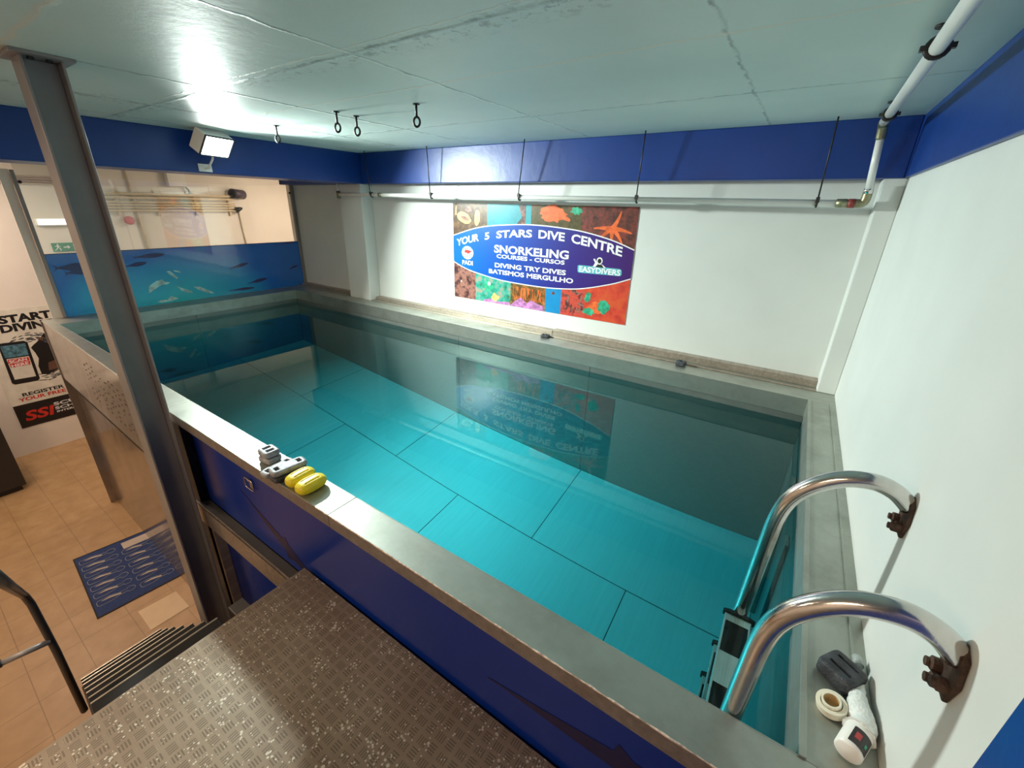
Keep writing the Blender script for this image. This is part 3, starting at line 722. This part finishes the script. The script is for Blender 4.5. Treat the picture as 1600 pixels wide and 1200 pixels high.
poly(mb, blob(.15, .835, .10, .05, 20, .08, -.35), bf, .0012); poly(mb, blob(.32, .84, .035, .08, 20, .08, -.1), bf, .0012)
poly(mb, [(.03, .86), (.05, .86), (.05, .95), (.04, .95)], bf, .0013)
poly(mb, blob(.56, .06, .05, .04), bf, .0012)
bbuild(mb, 'lobster', 'sand')
mb = MB(); poly(mb, blob(.16, .83, .055, .018, 16, .05, -.3), bf, .0016); poly(mb, blob(.10, .17, .10, .07, 20, .1), bf, .0014); poly(mb, blob(.21, .92, .05, .03), bf, .0016)
poly(mb, blob(1.24, .19, .02, .015), bf, .0014); poly(mb, [(.80, .80), (.86, .86), (.82, .97), (.90, .97), (.90, .80)], bf, .0014)
for k in range(16):
    poly(mb, blob(1.35+random.random()*.2, .05+random.random()*.2, .012, .03, 8, .3, random.random()*3), bf, .0015)
bbuild(mb, 'dark_details', 'reef_fish')
mb = MB(); poly(mb, blob(.47, .17, .07, .06), bf, .0014); poly(mb, blob(1.76, .13, .06, .06), bf, .0016); poly(mb, blob(1.62, .07, .06, .035), bf, .0014); poly(mb, blob(1.42, .93, .05, .03), bf, .0014); poly(mb, blob(1.6, .20, .03, .05), bf, .0014)
bbuild(mb, 'green_growth', 'green')
mb = MB(); poly(mb, blob(.48, .195, .02, .02, 12, .02), bf, .0018); poly(mb, blob(.10, .18, .008, .01, 12, .02), bf, .002); bbuild(mb, 'fish_eye', 'print_white')
mb = MB(); poly(mb, [(.40, 0), (.75, 0), (.74, .035), (.6, .02), (.5, .04), (.42, .02)], bf, .0012); poly(mb, [(.75, 0), (1.15, 0), (1.14, .05), (1.08, .06), (1.0, .09), (.95, .05), (.88, .10), (.8, .05)], bf, .0015); bbuild(mb, 'mauve_growth', 'mauve')
# the oval, cut by the banner edges
def oval(A, B_, d, mat, name):
    # asymmetric lens shape: top arc and bottom arc
    top = [(-.03, .644), (.277, .733), (.5, .770), (.718, .788), (.90, .797), (1.085, .796), (1.30, .783), (1.503, .762), (1.762, .709), (1.975, .640)]
    bot = [(1.975, .405), (1.808, .342), (1.553, .274), (1.36, .247), (1.153, .235), (.90, .236), (.634, .248), (.40, .278), (.182, .319), (-.03, .393)]
    def sp(pts): return [tuple(v[:2]) for v in smooth_path([(a, b, 0) for a, b in pts], 6)]
    P = [(max(0, min(BWd, x)), z + A) for x, z in sp(top)] + [(max(0, min(BWd, x)), z - A) for x, z in sp(bot)]
    mb = MB(); poly(mb, P, bf, d); return bbuild(mb, name, mat)
oval(.006, 0, .0022, 'print_white', 'oval_border'); oval(-.004, 0, .0026, 'oval', 'oval_field')
ac = lambda X: -.118*((X-1.03)/.9)**2
for txt, x0, x1, base, h, cv in (('YOUR', .045, .345, .688, .070, ac), ('5', .42, .478, .688, .066, ac), ('STARS', .565, .980, .688, .066, ac), ('DIVE', 1.05, 1.325, .686, .070, ac), ('CENTRE', 1.392, 1.875, .686, .074, ac),
        ('SNORKELING', .54, 1.378, .519, .072, None), ('COURSES - CURSOS', .572, 1.342, .467, .036, None), ('DIVING TRY DIVES', .55, 1.362, .373, .043, None), ('BATISMOS MERGULHO', .476, 1.443, .306, .043, None), ('PADI', .119, .263, .363, .044, None)):
    mb = MB(); text_fit(mb, txt, x0, x1, base, h, bf, .003, .006, curve=cv)
    bbuild(mb, 'lettering', 'print_white', 'white lettering')
mb = MB(); poly(mb, ell(.193, .488, .078, .068), bf, .0028); bbuild(mb, 'globe_emblem', 'print_white')
mb = MB()
for a in (-.05, -.025, 0, .025, .05): 
    h_ = .066*math.sqrt(1-(a/.078)**2); poly(mb, [(.193+a-.0025, .488-h_), (.193+a+.0025, .488-h_), (.193+a+.0025, .488+h_), (.193+a-.0025, .488+h_)], bf, .0033)
for b_ in (-.04, -.02, .02, .04):
    w_ = .076*math.sqrt(1-(b_/.068)**2); poly(mb, [(.193-w_, .488+b_-.002), (.193+w_, .488+b_-.002), (.193+w_, .488+b_+.002), (.193-w_, .488+b_+.002)], bf, .0033)
bbuild(mb, 'globe_grid', 'oval')
mb = MB(); poly(mb, blob(.20, .50, .045, .022, 14, .3), bf, .0036); bbuild(mb, 'globe_flag', 'print_red')
mb = MB(); poly(mb, [(1.475, .470), (1.49, .478), (1.87, .478), (1.888, .468), (1.892, .43), (1.88, .418), (1.49, .410), (1.478, .42)], bf, .0030); bbuild(mb, 'logo_plate', 'teal_print')
mb = MB(); text_fit(mb, 'EASYDIVERS', 1.492, 1.880, .422, .046, bf, .0036, .004)
poly(mb, ell(1.68, .530, .028, .030), bf, .0030); poly(mb, [(1.62, .474), (1.64, .51), (1.62, .54), (1.635, .545), (1.665, .50), (1.71, .50), (1.745, .474)], bf, .0030)
bbuild(mb, 'logo_lettering', 'print_white')
mb = MB(); poly(mb, ell(1.68, .528, .018, .020), bf, .0034); poly(mb, [(1.645, .474), (1.665, .498), (1.705, .498), (1.725, .474)], bf, .0034); bbuild(mb, 'logo_diver', 'print_black')

# ------------------------------------------------------------------ poster on the far wall
ps = thing('poster', 'tall white START DIVING poster with phone and diver picture on the far left wall', 'poster', (XFAR, .97, 1.17))
pfn = lambda u, v, d: (XFAR+.003+d, u, v)
MB().box(XFAR+.0005, XFAR+.003, .52, 1.42, .375, 1.965).build('sheet', 'print_cream', ps)
mb = MB()
text_fit(mb, 'START', .72, 1.20, 1.80, .092, pfn, .001, 2); text_fit(mb, 'DIVING', .705, 1.215, 1.685, .092, pfn, .001, 2)
text_fit(mb, 'REGISTER FOR', .655, 1.27, .812, .045, pfn, .001, .0025)
poly(mb, [(.53, .705), (1.41, .705), (1.41, .38), (.53, .38)], pfn, .0008)
mb.build('black_print', 'print_black', ps)
mb = MB(); text_fit(mb, 'YOUR FREE CARD', .605, 1.33, .748, .046, pfn, .001, .0025); text_fit(mb, 'SSI', .59, .86, .47, .13, pfn, .0014, .008, slant=.25)
for a, b in ((.66, .835),): poly(mb, [(a-.01, 1.285), (b+.01, 1.275), (b+.01, 1.325), (a, 1.335)], pfn, .0030); poly(mb, [(a, 1.225), (b, 1.218), (b+.01, 1.27), (a, 1.28)], pfn, .0030)
mb.build('red_print', 'print_red', ps)
mb = MB(); text_fit(mb, 'SCUBA', .895, 1.30, .585, .045, pfn, .0014, .002); text_fit(mb, 'SCHOOLS', .895, 1.36, .525, .04, pfn, .0014, .002); text_fit(mb, 'INTERNATIONAL', .90, 1.38, .480, .025, pfn, .0014, .001)
text_fit(mb, 'SCAN', .665, .825, 1.286, .036, pfn, .0034, .003); text_fit(mb, 'HERE', .67, .825, 1.228, .036, pfn, .0034, .003)
mb.build('white_print', 'print_white', ps)
mb = MB()
ph = [(.655, 1.555), (.86, 1.545), (.888, 1.52), (.868, 1.01), (.845, .985), (.635, .995), (.612, 1.02), (.632, 1.53)]
poly(mb, ph, pfn, .0022)
dv = [(.97, 1.50), (1.02, 1.55), (1.06, 1.60), (1.12, 1.60), (1.13, 1.50), (1.16, 1.42), (1.14, 1.30), (1.20, 1.22), (1.14, 1.12), (1.05, 1.08), (.96, 1.04), (.90, 1.06), (.90, 1.18), (.93, 1.28), (.92, 1.36), (.90, 1.44), (.93, 1.47)]
poly(mb, dv, pfn, .0012)
mb.build('phone_and_diver', 'print_black', ps)
mb = MB(); poly(mb, [(.645, 1.52), (.865, 1.51), (.855, 1.35), (.645, 1.36)], pfn, .0028); mb.build('phone_screen_photo', simple('phone_screen_sea', (.08, .20, .26), .4, var=.6, scale=30), ps)
mb = MB(); poly(mb, [(.652, 1.345), (.852, 1.335), (.842, 1.05), (.648, 1.06)], pfn, .0026); mb.build('phone_screen', 'print_cream', ps)
mb = MB()   # ring of silver fish
for k in range(260):
    a = random.uniform(0, 2*math.pi); r = random.uniform(.22, .34); cy2, cz2 = .93 + r*math.cos(a)*.95, 1.30 + r*math.sin(a)
    if .60 < cy2 < .89 and .98 < cz2 < 1.56: continue
    poly(mb, ell(cy2, cz2, random.uniform(.018, .035), .006, 8, a+1.57), pfn, .0010)
mb.build('fish_ring', simple('grey_fish_print', (.08, .085, .10), .4, var=.5, scale=60), ps)
mb = MB(); poly(mb, [(1.0, 1.20), (1.07, 1.22), (1.12, 1.16), (1.08, 1.10), (.98, 1.09)], pfn, .0018); poly(mb, [(.98, 1.55), (1.05, 1.56), (1.03, 1.50)], pfn, .0018); mb.build('diver_tones', simple('brown_diver_print', (.14, .07, .045), .4), ps)

# ------------------------------------------------------------------ far wall fittings
X0 = XFAR
wl = thing('wall_lamp', 'glowing white tube lamp on the far wall behind the glass', 'lamp', (X0, 1.55, 3.0))
MB().box(X0, X0+.05, 1.36, 1.98, 2.965, 3.055).build('housing', 'white_plastic', wl, bevel=.008)
MB().box(X0+.05, X0+.062, 1.38, 1.96, 2.975, 3.045).build('diffuser', 'tube_lamp', wl, bevel=.004)
ex = thing('exit_sign', 'green running man exit sign on the far wall under the tube lamp', 'sign', (X0, 1.54, 2.69))
MB().box(X0, X0+.012, 1.437, 1.70, 2.635, 2.745).build('board', 'print_green', ex)
efn = lambda u, v, d: (X0+.012+d, u, v)
mb = MB(); poly(mb, ell(1.494, 2.727, .008, .008, 12), efn, .001)
for p in ([(1.485, 2.718), (1.503, 2.716), (1.500, 2.685), (1.482, 2.688)], [(1.500, 2.712), (1.522, 2.700), (1.518, 2.694), (1.498, 2.704)], [(1.484, 2.714), (1.464, 2.704), (1.468, 2.698), (1.486, 2.706)],
          [(1.482, 2.690), (1.494, 2.690), (1.478, 2.664), (1.456, 2.650), (1.452, 2.656), (1.470, 2.668)], [(1.490, 2.690), (1.501, 2.688), (1.518, 2.668), (1.512, 2.645), (1.504, 2.648), (1.507, 2.666)],
          [(1.545, 2.683), (1.585, 2.683), (1.585, 2.665), (1.612, 2.69), (1.585, 2.715), (1.585, 2.697), (1.545, 2.697)], [(1.645, 2.645), (1.690, 2.645), (1.690, 2.735), (1.645, 2.735)]): poly(mb, p, efn, .001)
mb.build('pictogram', 'print_white', ex)
al = thing('alarm_sounder', 'round red alarm sounder on the far wall under the pipe bundle', 'alarm', (X0, 2.32, 3.02))
MB().lathe([(0, 0), (.05, 0), (.05, .02), (0, .02)], (X0, 2.32, 3.02), (1, 0, 0)).build('base', 'red', al)
MB().lathe([(.058, 0), (.060, .03), (.050, .06), (.02, .072), (0, .073)], (X0+.02, 2.32, 3.02), (1, 0, 0)).build('cap', 'red', al)
for i, (z, r, lab) in enumerate(((3.385, .020, 'topmost thick cream pipe of the bundle seen through the glass'), (3.335, .018, 'second thick cream pipe from the top of the bundle behind the glass'), (3.275, .013, 'uppermost thin cream conduit of the bundle behind the glass'), (3.238, .013, 'second thin cream conduit of the bundle behind the glass'), (3.200, .013, 'third thin cream conduit of the bundle behind the glass'), (3.160, .013, 'lowest thin cream conduit of the bundle behind the glass'))):
    o = MB().tube([(X0+.06, 1.78, z-.01), (X0+.06, 3.80, z)], r, 10).build('wall_pipe', 'pipe_cream'); tag(o, lab, 'pipe', 'cream pipe bundle on the far wall')
for i, (y, lab) in enumerate(((2.23, 'upright pipe bracket, leftmost of those right of the column'), (2.71, 'upright pipe bracket just right of the red alarm'), (3.22, 'upright pipe bracket under the white junction box side'), (3.72, 'upright pipe bracket nearest the dark round duct'))):
    o = MB().box(X0+.001, X0+.028, y-.015, y+.015, 3.08, 3.44).box(X0+.028, X0+.035, y-.012, y+.012, 3.10, 3.42).build('pipe_bracket', 'pipe_cream', bevel=.002)
    tag(o, lab, 'bracket', 'brackets of the far pipe bundle')
for i, (z, lab) in enumerate(((3.565, 'highest of the four cream conduits left of the column'), (3.538, 'second highest cream conduit left of the column'), (3.510, 'third highest cream conduit left of the column'), (3.482, 'lowest of the four cream conduits left of the column'))):
    o = MB().tube([(X0+.03, -2.5, z), (X0+.03, 1.78, z-.02)], .011, 8).build('wall_conduit', 'pipe_cream'); tag(o, lab, 'conduit', 'cream conduits left of the column')
tag(MB().box(X0, X0+.10, 2.90, 3.14, 3.50, 3.76).build('junction_box', 'white_plastic', bevel=.006), 'white junction box on the far wall above the pipe bundle', 'junction box')
tag(MB().tube(smooth_path([(X0+.05, 3.12, 3.51), (X0+.06, 3.16, 3.45), (X0+.05, 3.15, 3.38)]), .012, 8).build('black_cable', 'plastic_black'), 'short black cable dropping from the white junction box', 'cable')
tag(MB().tube([(X0+.02, 2.43, 3.75), (X0+.02, 2.47, 2.3)], .013, 8).build('upright_conduit', 'pipe_cream'), 'upright cream conduit beside the red alarm', 'conduit')
tag(MB().tube([(X0+.02, 3.86, 3.2), (X0+.02, 3.90, 2.3)], .011, 8).build('upright_conduit', 'pipe_cream'), 'upright cream conduit below the dark duct end', 'conduit')
du = thing('round_duct', 'short dark round duct end on the far wall at the end of the pipes', 'duct', (X0, 3.86, 3.42))
MB().lathe([(.02, 0), (.075, 0), (.075, .24), (.066, .24), (.062, .16), (0, .16)], (X0+.02, 3.98, 3.42), (.45, -1, .05)).build('tube', simple('dark_purple_plastic', (.06, .045, .075), .4), du)
tag(MB().lathe([(0, 0), (.05, .0), (.018, .11), (0, .12)], (X0+.06, 3.80, 3.17), (0, .8, .25), 16).build('cone_lamp', 'plastic_black'), 'small dark cone at the right end of the thin conduits', 'cone lamp')
cb = thing('cabinet', 'low dark cabinet standing on the tiled floor beside the poster', 'cabinet', (-7.5, -.2, 0))
MB().box(-7.85, -7.17, -1.2, .31, .06, 1.02).build('body', 'cabinet', cb, bevel=.006)
MB().box(-7.80, -7.20, -1.15, .27, 0, .06).build('plinth', 'plastic_black', cb)
MB().box(-7.87, -7.15, -1.2, .33, 1.02, 1.05).build('top', 'cabinet', cb, bevel=.004)
tag(MB().box(-7.70, -7.22, -.3, .22, 1.051, 1.075).build('folder', 'print_cream', bevel=.004), 'pale flat folder lying on top of the dark cabinet', 'folder')

# ------------------------------------------------------------------ floor mat and floor sheet
A, Bq, Cq, Dq = (-5.257, .285), (-5.17, .902), (-4.195, .842), (-4.246, .216)
mt = thing('floor_mat', 'blue dark-edged floor mat printed with two rows of long pale outlined shapes', 'mat', (-4.72, .56, 0))
def mp(u, v, d):      # u along the long side, v across
    x = (A[0]*(1-u) + Dq[0]*u)*(1-v) + (Bq[0]*(1-u) + Cq[0]*u)*v; y = (A[1]*(1-u) + Dq[1]*u)*(1-v) + (Bq[1]*(1-u) + Cq[1]*u)*v
    return (x, y, d)
mb = MB().prism([(0, 0), (1, 0), (1, 1), (0, 1)], mp, .0005, .007); mb.build('base', 'mat', mt)
mb = MB().prism([(.0, .0), (1, 0), (1, .018), (0, .018)], mp, .007, .0085).prism([(0, .982), (1, .982), (1, 1), (0, 1)], mp, .007, .0085).prism([(0, .018), (.012, .018), (.012, .982), (0, .982)], mp, .007, .0085).prism([(.988, .018), (1, .018), (1, .982), (.988, .982)], mp, .007, .0085)
mb.build('border', 'rubber', mt)
def bottle(u, v0, L, w):
    prof = [(0, .5), (.04, .85), (.30, .95), (.45, .75), (.58, .40), (.78, .36), (.80, .7), (.9, .8), (.97, .55), (1, .2)]
    up = [(v0 + a*L, u + b*w*.5) for a, b in prof]; dn = [(v0 + a*L, u - b*w*.5) for a, b in prof[::-1]]
    return up + dn
ml = MB(); mf = MB()
for row, (v0, L, us) in enumerate(((.05, .42, [.10+.118*k for k in range(8)][:7]), (.52, .40, [.22+.125*k for k in range(6)]))):
    for u in us:
        P = bottle(u+.02, v0, L, .085)
        ml.tube([mp(b, a, .0085) for a, b in P], .0028, 5, closed=True)
        q1 = [(v0+.10*L, u+.0), (v0+.35*L, u-.012), (v0+.62*L, u+.012), (v0+.62*L, u+.030), (v0+.35*L, u+.010), (v0+.2*L, u+.006)]
        poly(mf, [(b, a) for a, b in q1], mp, .0082)
poly(mf, [(.06, .56), (.18, .56), (.18, .90), (.06, .90)], mp, .0082)
ml.build('printed_outlines', 'mat_line', mt); mf.build('pale_print', 'mat_fill', mt)
tag(MB().prism([(-4.057, .438), (-4.035, .71), (-3.762, .711), (-3.764, .435)], lambda u, v, d: (u, v, d), .0005, .003).build('floor_sheet', 'sheet_floor'), 'pale rectangular sheet stuck on the tiles at the stair foot', 'sheet')

# ------------------------------------------------------------------ dive weights
def weight(name, L, Wd, H, slots, mat, rnd, loc, rot, label, group, cat='dive weight', tilt=(0, 0), sub=2):
    """solid block with through slots; slots = list of (u0,u1,v0,v1) in fractions of half sizes"""
    def lines(edges):
        out = sorted(set(edges) | {-1.0, 1.0}); res = []
        for p, q_ in zip(out[:-1], out[1:]):
            k = max(1, round((q_-p)/.22)); res += [p + (q_-p)*t/k for t in range(k)]
        return res + [1.0]
    us = lines([s_ for q_ in slots for s_ in q_[:2]]); vs_ = lines([s_ for q_ in slots for s_ in q_[2:]])
    NK = 6; en = 3.0 if rnd > .019 else 6.5 if rnd > .012 else 6.0
    verts = []; idx = {}
    def vid(i, j, k):
        if (i, j, k) not in idx:
            u, v, w = us[i], vs_[j], k/NK*2 - 1
            mx_ = max(abs(u), abs(v), abs(w)); rn = (abs(u)**en + abs(v)**en + abs(w)**en)**(1/en); f_ = mx_/rn if rn else 1
            idx[(i, j, k)] = len(verts); verts.append((u*L/2*f_, v*Wd/2*f_, H/2 + w*H/2*f_))
        return idx[(i, j, k)]
    nI, nJ = len(us)-1, len(vs_)-1
    def solid(i, j):
        if not (0 <= i < nI and 0 <= j < nJ): return False
        cu, cv = (us[i]+us[i+1])/2, (vs_[j]+vs_[j+1])/2
        return not any(a < cu < b and c < cv < d for a, b, c, d in slots)
    fs = []
    for i in range(nI):
        for j in range(nJ):
            if not solid(i, j): continue
            fs.append((vid(i, j, NK), vid(i+1, j, NK), vid(i+1, j+1, NK), vid(i, j+1, NK)))
            fs.append((vid(i, j, 0), vid(i, j+1, 0), vid(i+1, j+1, 0), vid(i+1, j, 0)))
            for k in range(NK):
                if not solid(i-1, j): fs.append((vid(i, j, k), vid(i, j, k+1), vid(i, j+1, k+1), vid(i, j+1, k)))
                if not solid(i+1, j): fs.append((vid(i+1, j, k), vid(i+1, j+1, k), vid(i+1, j+1, k+1), vid(i+1, j, k+1)))
                if not solid(i, j-1): fs.append((vid(i, j, k), vid(i+1, j, k), vid(i+1, j, k+1), vid(i, j, k+1)))
                if not solid(i, j+1): fs.append((vid(i, j+1, k), vid(i, j+1, k+1), vid(i+1, j+1, k+1), vid(i+1, j+1, k)))
    mb = MB(); mb.add(verts, fs, True)
    o = mb.build(name, mat, bevel=.0012, seg=2); o.modifiers['bevel'].angle_limit = math.radians(55)
    o.location = loc; o.rotation_euler = (tilt[0], tilt[1], rot)
    o.data.polygons.foreach_set('use_smooth', [True]*len(o.data.polygons))
    return tag(o, label, cat, group)
GRP = 'dive weights on the near rim'
two = [(-.66, -.16, -.5, .5), (.16, .66, -.5, .5)]
ends = [(-.80, -.52, -.5, .5), (.52, .80, -.5, .5)]
longs = [(-.60, .60, -.52, -.32), (-.60, .60, .32, .52)]
r90 = math.pi/2
weight('dive_weight', .084, .072, .030, two, 'lead', .010, (-1.872, .806, CT+.001), .15, 'small two-slot grey weight at the bottom of the little stack', GRP)
weight('dive_weight', .084, .072, .032, two, 'lead', .010, (-1.874, .806, CT+.032), -.05, 'small two-slot grey weight on top of the little stack', GRP)
weight('dive_weight', .150, .060, .026, ends, 'lead', .010, (-1.765, .785, CT+.001), r90+.10, 'long grey weight lying flat between the little stack and the long stack', GRP)
weight('dive_weight', .150, .064, .026, ends, 'lead_dark', .011, (-1.690, .792, CT+.001), r90-.05, 'long dark grey weight under another, beside the yellow ones', GRP)
weight('dive_weight', .152, .064, .028, ends, 'lead', .011, (-1.692, .795, CT+.029), r90-.12, 'long speckled grey weight on top, beside the yellow ones', GRP)
weight('dive_weight', .128, .074, .052, longs, 'yellow', .020, (-1.602, .795, CT+.001), r90+.05, 'yellow coated weight touching the grey stack', GRP)
weight('dive_weight', .132, .076, .052, longs, 'yellow', .020, (-1.520, .793, CT+.001), r90+.02, 'yellow coated weight at the right end of the row', GRP)
weight('dive_weight', .086, .082, .046, [(-.62, .62, -.42, -.20), (-.62, .62, .36, .58)], 'lead_dark', .015, (.335, 1.135, CT+.001), -.62, 'square black two-slot weight on the right rim between the ladder rails', 'lone dark dive weights')
weight('dive_weight', .085, .060, .026, two, 'lead_dark', .010, (-1.851, 3.43, CT+.001), .2, 'small dark weight on the far rim under the banner', 'lone dark dive weights')
weight('dive_weight', .075, .055, .040, [(-.3, .3, -.5, .5)], 'lead_dark', .007, (-.607, 3.42, CT+.001), -.1, 'small dark square weight on the far rim right of the banner', 'lone dark dive weights')

# ------------------------------------------------------------------ things on the right rim
tr = thing('tape_roll', 'cream roll of tape with smaller roll inside lying on the right rim', 'tape roll', (.315, 1.028, CT))
ax = Vector((-.25, -.10, 1)).normalized(); c0 = Vector((.315, 1.028, CT+.008))
MB().lathe([(.0225, 0), (.032, 0), (.032, .020), (.0225, .020), (.0225, 0)], c0, ax, 32, False).build('outer_roll', 'tape', tr, bevel=.001)
MB().lathe([(.016, .006), (.0205, .006), (.0205, .027), (.016, .027), (.016, .006)], c0, ax, 32, False).build('inner_roll', 'tape', tr, bevel=.001)
MB().lathe([(.0157, .004), (.0158, .026)], c0, ax, 32, False).lathe([(0, .004), (.0157, .004)], c0, ax, 32, False).build('core', 'tape_core', tr)
sbt = thing('spray_bottle', 'white bottle wrapped in crumpled white film lying against the right wall', 'bottle', (.365, 1.0, CT))
bb = Vector((.335, .915, CT+.029)); axb = (Vector((.369, 1.00, CT+.030)) - bb).normalized()
MB().lathe([(0, 0), (.022, 0), (.0265, .004), (.0270, .065), (.026, .085), (.020, .095), (0, .098)], bb, axb, 28).build('body', 'white_plastic', sbt)
mb = MB(); r0 = .0304
u_ = axb.cross(Vector((0, 0, 1))).normalized(); w_ = axb.cross(u_)
def strip(mb, a0, a1, h0, h1, rr):
    n = 8; vs = []
    for k in range(n+1):
        th = math.radians(a0 + (a1-a0)*k/n); dvec = u_*math.cos(th) + w_*math.sin(th)
        vs += [bb + axb*h0 + dvec*rr, bb + axb*h1 + dvec*rr]
    mb.add(vs, [(2*k, 2*k+1, 2*k+3, 2*k+2) for k in range(n)])
strip(mb, -110, -20, .010, .056, .0275); lb = mb.build('label', 'label_dark', sbt, 'dark label with red and white picture')
mb = MB(); strip(mb, -95, -72, .026, .044, .0279); mb.build('label_picture', 'label_red', lb)
mb = MB(); strip(mb, -50, -38, .024, .034, .0280); mb.build('label_picture', 'green', lb)
pth = smooth_path([bb + axb*.068, Vector((.371, 1.005, CT+.029)), Vector((.366, 1.04, CT+.027)), Vector((.366, 1.075, CT+.025)), Vector((.372, 1.105, CT+.019)), Vector((.376, 1.135, CT+.015))], 5)
rr_ = [.031, .030, .028, .027, .028, .027, .026, .025, .026, .025, .024, .023, .024, .022, .021, .019, .018, .016, .0145, .0135, .013, .0125, .012, .012, .0115, .010][:len(pth)]
mb = MB(); rr_ = [r*random.uniform(.93, 1.06) for r in rr_]
mb.tube(pth, rr_, 16)
mb.v = [tuple(c + random.uniform(-.0012, .0012) for c in p) for p in mb.v]
mb.build('crumpled_wrap', 'wrap', sbt, 'crumpled white plastic film')
mb = MB().lathe([(.0105, 0), (.0115, 0), (.0115, .030), (.0105, .030), (.0105, 0)], (.376, 1.222, CT+.012), (.1, -1, .06), 20); tag(mb.build('plastic_cap', 'cloudy'), 'small translucent tube cap lying beside the square black weight', 'cap')
tag(MB().lathe([(0, 0), (.008, .001), (.009, .006), (.004, .010), (0, .011)], (.337, 1.078, CT), (0, 0, 1), 10).build('rubber_nub', 'rubber'), 'tiny dark rubber bit between the tape roll and black weight', 'debris')

# ------------------------------------------------------------------ refracted light lands on what is under water
for o in pool.children:
    if o.name.split('.')[0] in ('tank_floor', 'tank_wall', 'wall_stiffener'): o.cycles.is_caustics_receiver = True
